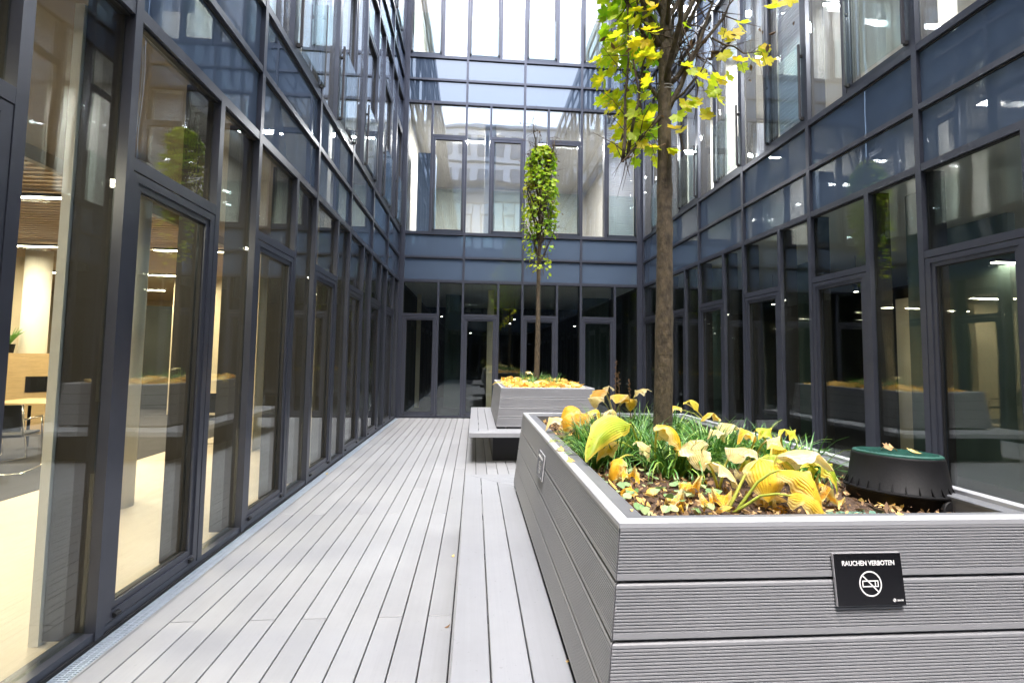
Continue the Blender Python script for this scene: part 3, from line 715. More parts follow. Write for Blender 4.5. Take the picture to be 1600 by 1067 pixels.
def sign(loc, rz, label):
    e = empty('no_smoking_sign', loc, rz, -math.atan(LEAN)); tag(e, label, 'sign', 'no-smoking plates on the near planter')
    W_, H_ = .194, .132
    b = MB(); b.box(-W_ / 2, W_ / 2, -.012, -.0095, -H_ / 2, H_ / 2); b.build('plate', M['sign'], e)
    b = MB(); b.box(-W_ / 2 - .0012, W_ / 2 + .0012, -.0094, -.003, -H_ / 2 - .0012, H_ / 2 + .0012); b.build('backing', M['signedge'], e)
    inst('lettering', tm, e, (0, -.0126, .041))
    inst('logo_lettering', tm2, e, (.081, -.0126, -.0545))
    y0, y1 = -.0128, -.0118
    b = MB(); r0, r1, n, cz = .0288, .0327, 56, -.011
    for k in range(n):
        a0, a1 = 2 * math.pi * k / n, 2 * math.pi * (k + 1) / n
        p = [(r * math.cos(a), y0, cz + r * math.sin(a)) for r, a in ((r0, a0), (r1, a0), (r1, a1), (r0, a1))]; b.quad(*p)
    a_ = R(-45); n1 = Vector((math.cos(R(45)), 0, math.sin(R(45)))) * .0017; dd = Vector((math.cos(a_), 0, math.sin(a_))) * .029
    c0 = Vector((0, y0 - .0002, cz)); b.quad(c0 - dd - n1, c0 + dd - n1, c0 + dd + n1, c0 - dd + n1)
    for (x0, x1, z0, z1) in ((-.0235, .0235, .0055, .0085), (-.0235, .0235, -.0085, -.0055), (-.0235, -.0205, -.0055, .0055), (.0205, .0235, -.0055, .0055), (.0125, .0155, -.0055, .0055)):
        b.quad((x0, y0 + .0002, cz + z0), (x1, y0 + .0002, cz + z0), (x1, y0 + .0002, cz + z1), (x0, y0 + .0002, cz + z1))
    b.build('symbol', M['white'], e)
    b = MB(); lx, lz, r = .0645, -.0535, .0048        # small striped roundel of the logo
    for s0, s1 in ((-.0048, -.0012), (.0004, .0048)):
        pts = []
        for q in range(9):
            u = -1 + 2 * q / 8; pts.append((u, s0))
        dv = Vector((math.cos(R(-50)), 0, math.sin(R(-50)))); nv = Vector((math.sin(R(50)), 0, math.cos(R(50))))
        h0 = math.sqrt(max(0, r * r - s0 * s0)); h1 = math.sqrt(max(0, r * r - s1 * s1)); hm = math.sqrt(r * r - ((s0 + s1) / 2) ** 2)
        cc = Vector((lx, y0, lz)); b.quad(cc + nv * s0 - dv * h0, cc + nv * s0 + dv * h0, cc + nv * (s0 + s1) / 2 + dv * hm, cc + nv * s1 + dv * h1, cc + nv * s1 - dv * h1, cc + nv * (s0 + s1) / 2 - dv * hm)
    b.build('logo', M['white'], e)
def on_front(X, t): return (X, P1[2] - LEAN * t - .001, ZT - t)
def on_left(Y, t): return (P1[0] - LEAN * t - .001, Y, ZT - t)
sign(on_front(1.088, .147), 0, 'black RAUCHEN VERBOTEN plate on the front face of the near planter')
sign(on_left(2.61, .145), R(-90), 'grey-looking no-smoking plate seen edge-on on the long left side of the near planter')

# ------------------------------------------------------------------ soil
SZ = .985
def soil(pl, label, hump=.03):
    x0, x1, y0, y1 = pl[0] + .098, pl[1] - .098, pl[2] + .098, pl[3] - .098
    b = MB(); nx, ny = 50, 90
    for j in range(ny + 1):
        for i in range(nx + 1):
            x = x0 + (x1 - x0) * i / nx; y = y0 + (y1 - y0) * j / ny
            u, v_ = i / nx, j / ny
            edge = min(u, 1 - u, v_ * 1.8, (1 - v_) * 1.8)
            z = SZ - .035 + hump * min(1, edge * 6) + .018 * noise.noise((x * 9, y * 9, 0)) + .009 * noise.noise((x * 40, y * 40, 1))
            b.v.append((x, y, z))
    for j in range(ny):
        for i in range(nx):
            k = j * (nx + 1) + i; b.f.append((k, k + 1, k + nx + 2, k + nx + 1)); b.m.append(0); b.t.append(.5)
    tag(b.build('mulch_soil', M['soil'], None, True), label, None, None, 'stuff')
soil(P1, 'dark brown mulch soil filling the near planter'); soil(P2, 'dark mulch soil under the yellow leaves of the far planter')

# ------------------------------------------------------------------ leaves
MAPLE = []
for a_, r_ in ((-90, .14), (-62, .50), (-40, .50), (-14, .82), (2, .70), (12, .80), (22, .60), (32, .88), (45, 1.02), (54, .84), (60, .86), (67, .66), (76, .92), (83, .95), (90, 1.15)):
    MAPLE.append((R(a_), r_))
MAPLE_PTS = [(math.cos(a) * r, math.sin(a) * r) for a, r in MAPLE] + [(-math.cos(a) * r, math.sin(a) * r) for a, r in reversed(MAPLE[1:-1])]
def add_leaf_poly(b, pos, right, up, size, tone, fold=.25, pts=MAPLE_PTS, mi=0):
    nrm = right.cross(up); k = len(b.v); n = len(pts)
    b.v.append(tuple(pos))
    for (px, py) in pts:
        q = pos + right * (px * size) + up * (py * size) - nrm * (fold * size * (abs(px) ** 1.3) + .22 * size * py * py * (1 if py > 0 else 0)) 
        b.v.append(tuple(q))
    for i in range(n): b.f.append((k, k + 1 + i, k + 1 + (i + 1) % n)); b.m.append(mi); b.t.append(tone)
def rnd_dir():
    while 1:
        v = Vector((random.uniform(-1, 1), random.uniform(-1, 1), random.uniform(-1, 1)))
        if .05 < v.length < 1: return v.normalized()
SIMPLE = [(0, -1), (.35, -.5), (.45, 0), (.3, .6), (0, 1), (-.3, .6), (-.45, 0), (-.35, -.5)]

def tree(base, height, z_low, rx_, label, nleaf, lsize, matl, ndead, side_bias, seed, trunk_r, low_limbs=()):
    random.seed(seed)
    e = empty('maple_tree', base); tag(e, label, 'tree')
    lean = Vector((.012, .0, 1))
    def axis(z): return Vector((lean.x * z + .006 * math.sin(z * 2.3), .008 * math.sin(z * 1.7 + 1), z))
    H = height - base[2]; zl = z_low - base[2]
    b = MB(); zs = [-.06 + (H - .1) * i / 60 for i in range(61)]
    rads = []
    for z in zs:
        r = trunk_r * (1 - .75 * max(0, z) / H) * (1 + .05 * noise.noise((z * 6, seed, 0)))
        for kz in (zl * .42, zl * .55, zl * .73, zl * .86):
            r *= 1 + .10 * math.exp(-((z - kz) / .02) ** 2)
        r *= 1 + .18 * math.exp(-(z + .02) / .05) if z > -.05 else 1.2
        rads.append(r)
    b.tube([axis(z) for z in zs], rads, 18, jit=.07); b.build('trunk', M['bark'], e, True)
    tips = []
    nb = 34
    limbs = []
    for k in range(nb):
        z = zl + .18 + (H - zl - .5) * (k + random.random() * .6) / nb
        th = k * 2.4 + random.uniform(-.4, .4)
        rr = rx_ * random.uniform(.65, 1.0)
        ln = random.uniform(.55, .95)
        p0 = axis(z); out = Vector((math.cos(th), math.sin(th), 0))
        p1 = p0 + out * rr * .45 + Vector((0, 0, ln * .38)); p2 = p0 + out * rr * .85 + Vector((0, 0, ln * .75)); p3 = p0 + out * rr + Vector((0, 0, ln * 1.0))
        limbs.append(([p0, p1, p2, p3], trunk_r * random.uniform(.22, .42)))
    for l_ in low_limbs: limbs.append(([Vector(q) for q in l_[0]], l_[1]))
    twigs = []
    for pts, r in limbs:
        b = MB(); sm = []
        for i in range(len(pts) - 1):
            for t in (0, .33, .66): sm.append(pts[i].lerp(pts[i + 1], t) + rnd_dir() * .008)
        sm.append(pts[-1]); n = len(sm)
        b.tube(sm, [r * (1 - .75 * i / (n - 1)) for i in range(n)], 7)
        for i in range(2, n):
            for q in range(2):
                d_ = (rnd_dir() + Vector((0, 0, .2))).normalized(); L_ = random.uniform(.10, .28)
                s0 = sm[i]; s1 = s0 + d_ * L_ * .5 + rnd_dir() * .02; s2 = s0 + d_ * L_ + Vector((0, 0, -.02))
                b.tube([s0, s1, s2], [r * .22, r * .15, r * .06], 4, 1); twigs += [s1, s2]
            twigs.append(sm[i])
        if H > 0: b.build('branch', [M['bark'], M['twig']], e, True)
    # hanging twigs and stems inside the crown
    b = MB()
    for k in range(60):
        z = random.uniform(zl, H - .4); th = random.uniform(0, 6.28); rr = rx_ * random.uniform(.15, .8)
        s0 = axis(z) + Vector((math.cos(th) * rr, math.sin(th) * rr, 0)); L_ = random.uniform(.15, .5)
        s1 = s0 + Vector((random.uniform(-.05, .05), random.uniform(-.05, .05), -L_ * .5)); s2 = s1 + Vector((random.uniform(-.05, .05), random.uniform(-.05, .05), -L_ * .5))
        if s2.z > zl - .15: b.tube([s0, s1, s2], [.006, .004, .0015], 4)
    b.build('twigs', M['twig'], e)
    # foliage
    b = MB()
    cnt = 0
    while cnt < nleaf:
        z = zl - .02 + (H - zl + .12) * random.random() ** .85
        f = (z - zl) / (H - zl)
        env = rx_ * (.72 + .28 * math.sin(min(1, f) * math.pi * .9) + .10 * noise.noise((z * 2.5, seed, 4)))
        if f > .86: env *= math.sqrt(max(.02, 1 - ((f - .86) / .2) ** 2))
        th = random.uniform(0, 6.28); sb = side_bias(math.cos(th), math.sin(th), f)
        if random.random() > sb: continue
        rr = env * (random.uniform(.55, 1.08) if random.random() < .8 else random.uniform(.2, .9))
        p = axis(z) + Vector((math.cos(th) * rr, math.sin(th) * rr, random.uniform(-.03, .03)))
        dens = noise.noise((p.x * 4, p.y * 4, p.z * 4 + seed))
        if dens < -.12 and random.random() < .85: continue
        out = Vector((math.cos(th), math.sin(th), 0))
        nrm = (out * .8 + Vector((0, 0, .6)) + rnd_dir() * .75).normalized()
        up = (Vector((0, 0, -1)) + out * .3 + rnd_dir() * .5); up = (up - nrm * up.dot(nrm)).normalized()
        tone = min(1, max(0, .42 + .75 * noise.noise((p.x * 2.2, p.y * 2.2, p.z * 1.3 + seed)) + random.uniform(-.22, .22) - .15 * f))
        add_leaf_poly(b, p, nrm.cross(up), up, lsize * random.uniform(.6, 1.15), tone); cnt += 1
    lf = b.build('foliage', M[matl], e)
    b = MB()
    for k in range(ndead):
        s0 = random.choice(twigs) + rnd_dir() * .03
        nrm = rnd_dir(); up = rnd_dir(); up = (up - nrm * up.dot(nrm)).normalized()
        add_leaf_poly(b, s0, nrm.cross(up), up, lsize * random.uniform(.25, .5), random.random(), 1.2, SIMPLE)
    b.build('withered_leaves', M['dead'], e)
T1 = (1.045, 2.55, SZ - .02); bz = T1[2]
def lp(x, y, Y=2.5):
    v = WY(x, y, Y); return (v.x - T1[0], v.y - T1[1], v.z - bz)
low = [([lp(1030, 182, 2.53), lp(1005, 215, 2.45), lp(985, 240, 2.4), lp(973, 252, 2.38)], .014),
       ([lp(974, 254, 2.4), lp(976, 180, 2.4), lp(982, 90, 2.4), lp(980, 10, 2.42)], .010),
       ([lp(980, 250, 2.4), lp(998, 160, 2.42), lp(1008, 90, 2.45), lp(1014, 20, 2.45)], .010),
       ([lp(1045, 135, 2.55), lp(1080, 90, 2.55), lp(1120, 40, 2.55), lp(1150, -5, 2.55)], .017),
       ([lp(1048, 100, 2.55), lp(1062, 60, 2.6), lp(1085, 20, 2.6), lp(1100, -30, 2.6)], .022),
       ([lp(1032, 75, 2.55), lp(1012, 40, 2.5), lp(1003, 0, 2.5), lp(1000, -40, 2.5)], .020),
       ([lp(1050, 160, 2.55), lp(1075, 140, 2.5), lp(1105, 95, 2.45), lp(1130, 75, 2.45)], .008),
       ([lp(1110, 60, 2.5), lp(1145, 75, 2.45), lp(1170, 85, 2.4), lp(1190, 82, 2.4)], .006)]
def bias1(cx_, cy_, f):
    if cy_ < 0 and abs(cx_) < .55 and f < .6: return .05
    if f < .42: return max(.02, .35 - .85 * cx_) if cx_ < .3 else .03
    return .6 - .2 * cx_
tree(T1, 5.5, 2.70, .40, 'tall slim young maple with yellow-green leaves in the near planter', 1700, .050, 'maple', 230, bias1, 3, .054, low)
# extra leaves on the right hand twigs of the near tree
e1 = [o for o in col.objects if o.name.startswith('maple_tree')][0]
random.seed(5); b = MB()
for (x, y) in ((1190, 70), (1180, 92), (1165, 100), (1200, 98), (1150, 90), (1140, 60), (1150, 45), (1120, 120), (1110, 150), (1125, 152), (1098, 128), (1070, 165), (1066, 178), (1075, 110),
               (1020, 235), (1012, 228), (1055, 235), (1100, 118), (1135, 115), (1128, 88), (1085, 160), (1155, 35), (1098, 175), (1200, 5), (1215, 8), (1240, 0), (1060, 205)):
    for k in range(2):
        p = Vector(lp(x + random.uniform(-9, 9), y + random.uniform(-9, 9), random.uniform(2.38, 2.55)))
        nrm = (Vector((0, -.8, .5)) + rnd_dir() * .6).normalized(); up = (Vector((0, 0, -1)) + rnd_dir() * .8); up = (up - nrm * up.dot(nrm)).normalized()
        add_leaf_poly(b, p, nrm.cross(up), up, random.uniform(.038, .062), random.uniform(.35, 1))
b.build('foliage', M['maple'], e1)
e = empty('tie_wire', (0, 0, 0)); e.parent = e1
b = MB()
for dz in (0, .018):
    c0 = Vector(lp(1040, 142 - dz * 300, 2.55)); b.tube([c0 + Vector((math.cos(a) * .045, math.sin(a) * .045, .006 * math.sin(a))) for a in [k * .42 for k in range(16)]], .0022, 5)
bpy.data.objects.remove(e); b.build('tie_wire', M['wire'], e1)
T2 = (1.10, 8.3, SZ - .02)
tree(T2, 5.25, 3.0, .31, 'slim columnar maple standing in the far planter', 1500, .050, 'maple_far', 520, lambda a, c, f: (.07 if f < .3 else .28) + .7 * f * f, 11, .052)

# ------------------------------------------------------------------ hostas
def hosta_leaf(parent, base, tip, width, mk, arch=.05, cup=.35, twist=0., root=None, tone=None, wav=.017):
    base, tip = Vector(base), Vector(tip); d_ = tip - base; L_ = d_.length; dn = d_.normalized()
    up = Vector((0, 0, 1)) - dn * dn.z
    if up.length < .2: up = Vector((0, -1, .3)) - dn * dn.dot(Vector((0, -1, .3)))
    up.normalize(); sd_ = dn.cross(up)
    up2 = up * math.cos(twist) + sd_ * math.sin(twist); sd2 = dn.cross(up2)
    b = MB(); nu, nv = 10, 16; tn = random.random() if tone is None else tone
    o0 = base.copy(); ph = random.random() * 6
    for j in range(nv + 1):
        t = j / nv
        c = base + d_ * t + up * (arch * 4 * t * (1 - t)) 
        c = c - Vector((0, 0, .14 * L_ * t * t * t))
        wd = width * .5 * (math.sin(math.pi * min(1, t ** .72)) ** .75) * (1 if t < 1 else 0) + (.0015)
        for i in range(nu + 1):
            u = -1 + 2 * i / nu
            q = c + sd2 * (u * wd) + up2 * (-cup * wd * u * u + (wav * math.sin(t * 11 + ph + 2 * (u > 0)) + .45 * wav * math.sin(t * 27 + ph * 3 + (u > 0))) * abs(u) ** 2 * (wd / max(.01, width * .5)))
            b.uv[len(b.v)] = (u, t, 0); b.v.append(tuple(q - o0))
    for j in range(nv):
        for i in range(nu):
            k = j * (nu + 1) + i; b.f.append((k, k + 1, k + nu + 2, k + nu + 1)); b.m.append(0); b.t.append(tn)
    o = b.build('leaf', M[mk], parent, True); o.location = base - parent.location
    if root is not None:
        root = Vector(root); b = MB(); md = root.lerp(base, .55) + Vector((0, 0, .03)) 
        pts = [root, root.lerp(md, .5), md, md.lerp(base, .6) + Vector((0, 0, .006)), base, base + d_ * .12 + up * arch * .4]
        b.tube([p - root for p in pts], [.0062, .0055, .0048, .0042, .0036, .002], 6, tone=tn)
        s_ = b.build('stalk', M['stalk'], parent, True); s_.location = root - parent.location
def hosta(root_px, leaves, label):
    r0 = WZ(root_px[0], root_px[1], SZ - .02)
    e = empty('hosta', r0); tag(e, label, 'plant')
    for lf in leaves:
        (bx, by, bY), (tx, ty, tY), wd, mk = lf[:4]; kw = lf[4] if len(lf) > 4 else {}
        rt = r0 + Vector((random.uniform(-.012, .012), random.uniform(-.012, .012), 0))
        if kw.pop('nostalk', False): rt = None
        hosta_leaf(e, WY(bx, by, bY), WY(tx, ty, tY), wd, mk, root=rt, **kw)
random.seed(21)
hosta((1008, 728), [((985, 663, 2.15), (915, 705, 1.98), .12, 'hosta_g', dict(arch=.05, cup=.5, twist=-.9, tone=.28)),
                    ((965, 690, 2.2), (932, 712, 2.1), .07, 'hosta_y', dict(arch=.02, tone=.4, cup=.9)),
                    ((993, 690, 2.2), (1014, 716, 2.1), .06, 'hosta_p', dict(arch=.03)),
                    ((970, 715, 2.0), (957, 755, 1.95), .07, 'hosta_y', dict(arch=.04, tone=.7, cup=1.0))], 'hosta with one big yellow leaf arching over the left rim of the near planter')
hosta((1027, 745), [((1026, 664, 2.1), (1064, 706, 2.02), .15, 'hosta_y', dict(arch=.05, cup=.7, twist=-.5, tone=.5))], 'single folded golden hosta leaf on an upright stalk before the near trunk')
hosta((1078, 752), [((1079, 688, 1.98), (1100, 730, 1.93), .15, 'hosta_p', dict(arch=.01, cup=.15, twist=.3, tone=.4)),
                    ((1076, 715, 2.0), (1052, 698, 2.0), .07, 'hosta_y', dict(arch=.01, tone=.2))], 'pale ribbed hosta leaf hanging flat beside the folded golden one')
hosta((1128, 772), [((1103, 722, 1.85), (1158, 765, 1.75), .12, 'hosta_p', dict(arch=.035, cup=.4, twist=-.4, tone=.55)),
                    ((1142, 712, 1.9), (1172, 745, 1.85), .08, 'hosta_g', dict(arch=.03, tone=.35))], 'cream and orange hosta leaf tilted low in front of the grass')
hosta((1140, 806), [((1188, 716, 1.62), (1200, 776, 1.55), .135, 'hosta_y', dict(arch=.02, cup=.3, tone=.35, twist=.2)),
                    ((1216, 735, 1.52), (1283, 792, 1.42), .085, 'hosta_y', dict(arch=.045, cup=.8, tone=.2, twist=.5)),
                    ((1232, 774, 1.47), (1292, 806, 1.40), .075, 'hosta_y', dict(arch=.03, cup=.8, tone=.15, twist=.5)),
                    ((1190, 716, 1.66), (1256, 750, 1.62), .08, 'hosta_g', dict(arch=.05, cup=.8, tone=.15, twist=.4))], 'hosta with long green stalks fanning out at the front rim beside the green lid')
hosta((1198, 800), [((1213, 713, 1.58), (1302, 722, 1.58), .10, 'hosta_p', dict(arch=.035, cup=.8, tone=.6, twist=-.35)),
                    ((1206, 700, 1.66), (1232, 722, 1.66), .10, 'hosta_g', dict(arch=.03, tone=.9))], 'hosta with a long cream leaf stretched level towards the black valve box')
hosta((1230, 760), [((1243, 722, 1.72), (1268, 752, 1.68), .09, 'hosta_g', dict(arch=.04, tone=.45)),
                    ((1218, 672, 1.85), (1248, 684, 1.8), .085, 'hosta_g', dict(arch=.015, tone=.4, cup=.3)),
                    ((1182, 670, 1.85), (1207, 684, 1.8), .10, 'hosta_g', dict(arch=.02, tone=.3, cup=.4)),
                    ((1254, 722, 1.7), (1308, 765, 1.6), .05, 'hosta_g', dict(arch=.06, tone=.2, cup=1))], 'hosta with rounded half green leaves held against the right rim')
hosta((1172, 745), [((1165, 700, 1.85), (1147, 718, 1.8), .12, 'hosta_p', dict(arch=.02, tone=.3)), ((1178, 692, 1.85), (1152, 690, 1.85), .08, 'hosta_y', dict(tone=.3)),
                    ((1196, 690, 1.8), (1222, 702, 1.75), .10, 'hosta_p', dict(arch=.03, tone=.4))], 'cluster of pale upright hosta leaves between the grass and the front fan')
hosta((960, 655), [((944, 609, 3.3), (925, 622, 3.2), .13, 'hosta_y', dict(tone=.9, arch=.02)), ((942, 608, 3.3), (961, 607, 3.3), .09, 'hosta_p', dict(tone=.3, arch=.02)),
                   ((935, 622, 3.2), (930, 636, 3.15), .11, 'hosta_p', dict(tone=.2)), ((973, 628, 3.1), (962, 626, 3.0), .13, 'hosta_y', dict(tone=.3)), ((978, 625, 3.1), (985, 640, 3.05), .12, 'hosta_y', dict(tone=.4))], 'tall yellow hosta at the far left of the near planter')
hosta((990, 660), [((990, 621, 3.0), (1019, 607, 3.0), .10, 'hosta_p', dict(tone=.6, arch=.03))], 'lone cream hosta leaf raised behind the near trunk')
hosta((905, 668), [((905, 640, 2.95), (876, 652, 2.9), .13, 'hosta_y', dict(tone=.7, cup=.9)), ((900, 650, 2.85), (882, 672, 2.8), .15, 'hosta_y', dict(tone=.8, cup=.8)),
                   ((915, 650, 2.8), (905, 668, 2.7), .13, 'hosta_y', dict(tone=.9)), ((885, 660, 2.9), (852, 668, 2.85), .10, 'hosta_p', dict(tone=.5)), ((918, 645, 2.9), (938, 658, 2.85), .12, 'hosta_y', dict(tone=.3)),
                   ((945, 648, 2.9), (962, 655, 2.85), .12, 'hosta_p', dict(tone=.6))], 'collapsed orange hosta at the back left corner of the near planter')
hosta((1110, 665), [((1125, 658, 2.9), (1095, 655, 2.9), .10, 'hosta_y', dict(tone=.5)), ((1060, 640, 3.2), (1040, 650, 3.1), .11, 'hosta_y', dict(tone=.3)), ((1070, 630, 3.4), (1090, 640, 3.3), .10, 'hosta_g', dict(tone=.8)),
                    ((1150, 672, 2.5), (1125, 680, 2.4), .11, 'hosta_p', dict(tone=.5)), ((1130, 690, 2.2), (1105, 684, 2.2), .09, 'hosta_p', dict(tone=.4))], 'low scattered yellow hosta right of the near trunk')

# dried seed stalks
random.seed(4)
for k, (x0, y0, x1, y1, Y, lb) in enumerate(((958, 640, 963, 562, 3.4, 'tallest dry brown seed stalk in the near planter'), (968, 640, 966, 580, 3.4, 'dry seed stalk bending beside the tallest one'), (985, 640, 983, 594, 3.4, 'shortest dry seed stalk left of the near trunk'))):
    p0, p1 = WY(x0, y0, Y), WY(x1, y1, Y); p0.z = SZ - .03; e = empty('seed_stalk', p0); tag(e, lb, 'stalk', 'dry seed stalks in the near planter')
    b = MB(); b.tube([(0, 0, 0), (p1 - p0) * .5 + Vector((.006, 0, 0)), p1 - p0], [.004, .003, .0015], 6); b.build('stem', M['litter'], e)
    b = MB()
    for q in range(22):
        c0 = (p1 - p0) * random.uniform(.45, 1) + rnd_dir() * .009; b.tube([c0, c0 + rnd_dir() * .012], [.005, .001], 5)
    b.build('seed_head', M['litter'], e)

# ------------------------------------------------------------------ strap grass, ground cover, litter
def in_pl(pl, x, y, mgn=.12): return pl[0] + mgn < x < pl[1] - mgn and pl[2] + mgn < y < pl[3] - mgn
def grass(pl, clumps, label, seed, hgt=.205, nb=70):
    random.seed(seed); b = MB()
    for cx_, cy_, s_ in clumps:
        for k in range(int(nb * s_)):
            th = random.uniform(0, 6.28); L_ = hgt * random.uniform(.7, 1.35) * (.8 + .3 * s_); ln = random.uniform(.35, 1.7)
            r0 = random.random() ** .5 * .06 * s_
            p = Vector((cx_ + math.cos(th) * r0, cy_ + math.sin(th) * r0, SZ - .03)); out = Vector((math.cos(th + random.uniform(-.4, .4)), math.sin(th), 0)).normalized(); sd_ = Vector((-out.y, out.x, 0))
            wd = random.uniform(.0035, .006); tn = random.choice([random.uniform(0, .6)] * 5 + [random.uniform(.6, 1)]); ang = R(88) - ln * .2; k0 = len(b.v); n = 6
            for i in range(n + 1):
                ww = wd * (1 - (i / n) ** 2.2) + .0004
                b.v += [tuple(p - sd_ * ww), tuple(p + Vector((0, 0, -.0012))), tuple(p + sd_ * ww)]
                p = p + (out * math.cos(ang) + Vector((0, 0, math.sin(ang)))) * (L_ / n); ang -= ln * (.22 + .07 * i)
            for i in range(n):
                a = k0 + i * 3
                b.f += [(a, a + 1, a + 4, a + 3), (a + 1, a + 2, a + 5, a + 4)]; b.m += [0, 0]; b.t += [tn, tn]
    tag(b.build('grass', M['grass'], None, True), label, None, None, 'stuff')
random.seed(9)
cl = []
for (x0, x1, y0, y1, n) in ((.62, .95, 2.3, 2.95, 13), (.95, 1.5, 2.35, 3.5, 16), (1.1, 1.55, 1.95, 2.45, 9), (.8, 1.1, 2.05, 2.4, 7), (.58, .78, 2.15, 2.7, 8)):
    for k in range(n): cl.append((random.uniform(x0, x1), random.uniform(y0, y1), random.uniform(.6, 1.1)))
grass(P1, cl, 'dark green strap-leaved grass around the trunk in the near planter', 31)
grass(P2, [(random.uniform(.95, 1.5), random.uniform(7.9, 8.7), random.uniform(.7, 1.1)) for k in range(14)], 'bright green strap grass around the trunk in the far planter', 32, .24)
def litter(pl, n, label, seed, mk, size=(.015, .035), zone=None, z0=0., pts=SIMPLE, name='leaf_litter', zj=.02, flat=.45, hmound=0.):
    random.seed(seed); b = MB()
    for k in range(n):
        if zone: x, y = random.uniform(zone[0], zone[1]), random.uniform(zone[2], zone[3])
        else: x, y = random.uniform(pl[0] + .11, pl[1] - .11), random.uniform(pl[2] + .11, pl[3] - .11)
        nrm = (Vector((0, 0, 1)) + rnd_dir() * flat).normalized(); up = rnd_dir(); up = (up - nrm * up.dot(nrm)).normalized()
        add_leaf_poly(b, Vector((x, y, SZ - .012 + z0 + random.random() * zj + hmound * noise.noise((x * 3, y * 3, 2)))), nrm.cross(up), up, random.uniform(*size), random.random(), random.uniform(-.6, 1.0), pts)
    return tag(b.build(name, M[mk], None), label, None, None, 'stuff')
litter(P1, 5200, 'brown crumpled leaf litter covering the soil of the near planter', 41, 'litter', (.004, .014), flat=1.1, zj=.03)
litter(P1, 800, 'larger brown withered leaves among the mulch of the near planter', 45, 'litter', (.014, .03), flat=1.0, name='withered_leaves')
litter(P1, 260, 'yellow fallen leaves scattered on the near soil', 42, 'litter_y', (.018, .04), flat=.7, name='fallen_leaves')
random.seed(15)
for k, (px_, py_) in enumerate(sorted(((955, 745), (968, 770), (985, 720), (1075, 790), (1100, 800), (1060, 770), (1095, 775), (1040, 780), (1125, 790), (1215, 790), (1300, 770), (1270, 775), (1150, 750), (900, 690), (1315, 790), (1290, 745), (1000, 755)))):
    p = WZ(px_, py_, SZ + .005); e = empty('withered_hosta_leaf', p); th = random.uniform(0, 6.28); L_ = random.uniform(.06, .11)
    tag(e, 'crumpled golden hosta leaf lying on the near mulch, %s from the left rim' % ordn[k], 'leaf', 'crumpled hosta leaves on the near mulch')
    hosta_leaf(e, p, p + Vector((math.cos(th) * L_, math.sin(th) * L_, random.uniform(0, .03))), random.uniform(.04, .07), random.choice(['hosta_y', 'hosta_y', 'hosta_p']), arch=.02, cup=random.uniform(-1, 1.4), tone=random.uniform(.5, 1), wav=.03)
litter(P1, 70, 'pale green ground cover leaves at the left front of the near planter', 43, 'cover', (.009, .021), (.52, .95, 1.48, 2.15), .015, pts=[(0, -1), (.7, -.7), (1, 0), (.7, .8), (0, .95), (-.7, .8), (-1, 0), (-.7, -.7)], name='ground_cover', zj=.03, flat=.35)
litter(P2, 1100, 'heap of pale yellow fallen leaves filling the far planter', 44, 'litter_y', (.03, .07), z0=.03, zj=.09, flat=.8, name='fallen_leaves', hmound=.05)
random.seed(77)
e = empty('hosta', (.75, 8.2, SZ)); tag(e, 'yellow hosta leaves piled at the left end of the far planter', 'plant')
for k in range(34):
    x, y = random.uniform(.50, 1.05), random.uniform(7.3, 9.3); th = random.uniform(0, 6.28); L_ = random.uniform(.14, .26); z = SZ + random.uniform(.04, .15)
    p = Vector((x, y, z)); hosta_leaf(e, p, p + Vector((math.cos(th) * L_, math.sin(th) * L_, random.uniform(-.08, .03))), random.uniform(.09, .15), random.choice(['hosta_y', 'hosta_y', 'hosta_p']), arch=.03, cup=.5)
e = empty('hosta', (1.5, 7.5, SZ)); tag(e, 'cream and orange hosta leaves along the front rim of the far planter', 'plant')
for k in range(26):
    x, y = random.uniform(.6, 1.68), random.uniform(7.22, 7.6); th = random.uniform(0, 6.28); L_ = random.uniform(.12, .22); z = SZ + random.uniform(.04, .11)
    p = Vector((x, y, z)); hosta_leaf(e, p, p + Vector((math.cos(th) * L_, math.sin(th) * L_ * .4, random.uniform(-.05, .03))), random.uniform(.08, .13), random.choice(['hosta_y', 'hosta_p']), arch=.02, cup=.5)
e = empty('hosta', (.95, 8.25, SZ)); tag(e, 'raised cream hosta leaf over a blue-green one left of the far trunk', 'plant')
hosta_leaf(e, (.88, 8.1, SZ + .27), (1.0, 8.0, SZ + .25), .10, 'hosta_p', .02, root=(.93, 8.2, SZ)); hosta_leaf(e, (.98, 8.2, SZ + .16), (1.05, 8.1, SZ + .02), .16, 'cover', .02, root=(.95, 8.3, SZ))

# ------------------------------------------------------------------ valve box and lids
vb = WY(1413, 800, 1.60); vb.z = SZ - .035
e = empty('valve_box', (1.605, 1.69, SZ - .075)); e.scale = (.87, .87, 1.13); e.rotation_euler = (R(-2.5), R(2.0), R(0)); tag(e, 'black conical irrigation valve box standing in the near planter', 'valve box')
def cone_body():
    b = MB(); n = 64
    prof = [(.186, 0), (.184, .093), (.195, .096), (.195, .103), (.180, .105), (.162, .205), (.160, .212)]
    b.lathe(prof, n); return b
b = cone_body()
for k in range(26):
    a = 2 * math.pi * k / 26; c, s_ = math.cos(a), math.sin(a); t = Vector((-s_, c, 0)) * .0018; r0, r1 = .176, .192
    A = Vector((c * r0, s_ * r0, .103)); B_ = Vector((c * r1, s_ * r1, .103)); C_ = Vector((c * .1765, s_ * .1765, .128))
    b.quad(A - t, B_ - t, C_ - t); b.quad(A + t, C_ + t, B_ + t); b.quad(B_ - t, B_ + t, C_ + t, C_ - t)
o = b.build('box', M['black'], e, False)
for pl_ in o.data.polygons: pl_.use_smooth = len(pl_.vertices) == 4 and abs(pl_.normal.z) < .5
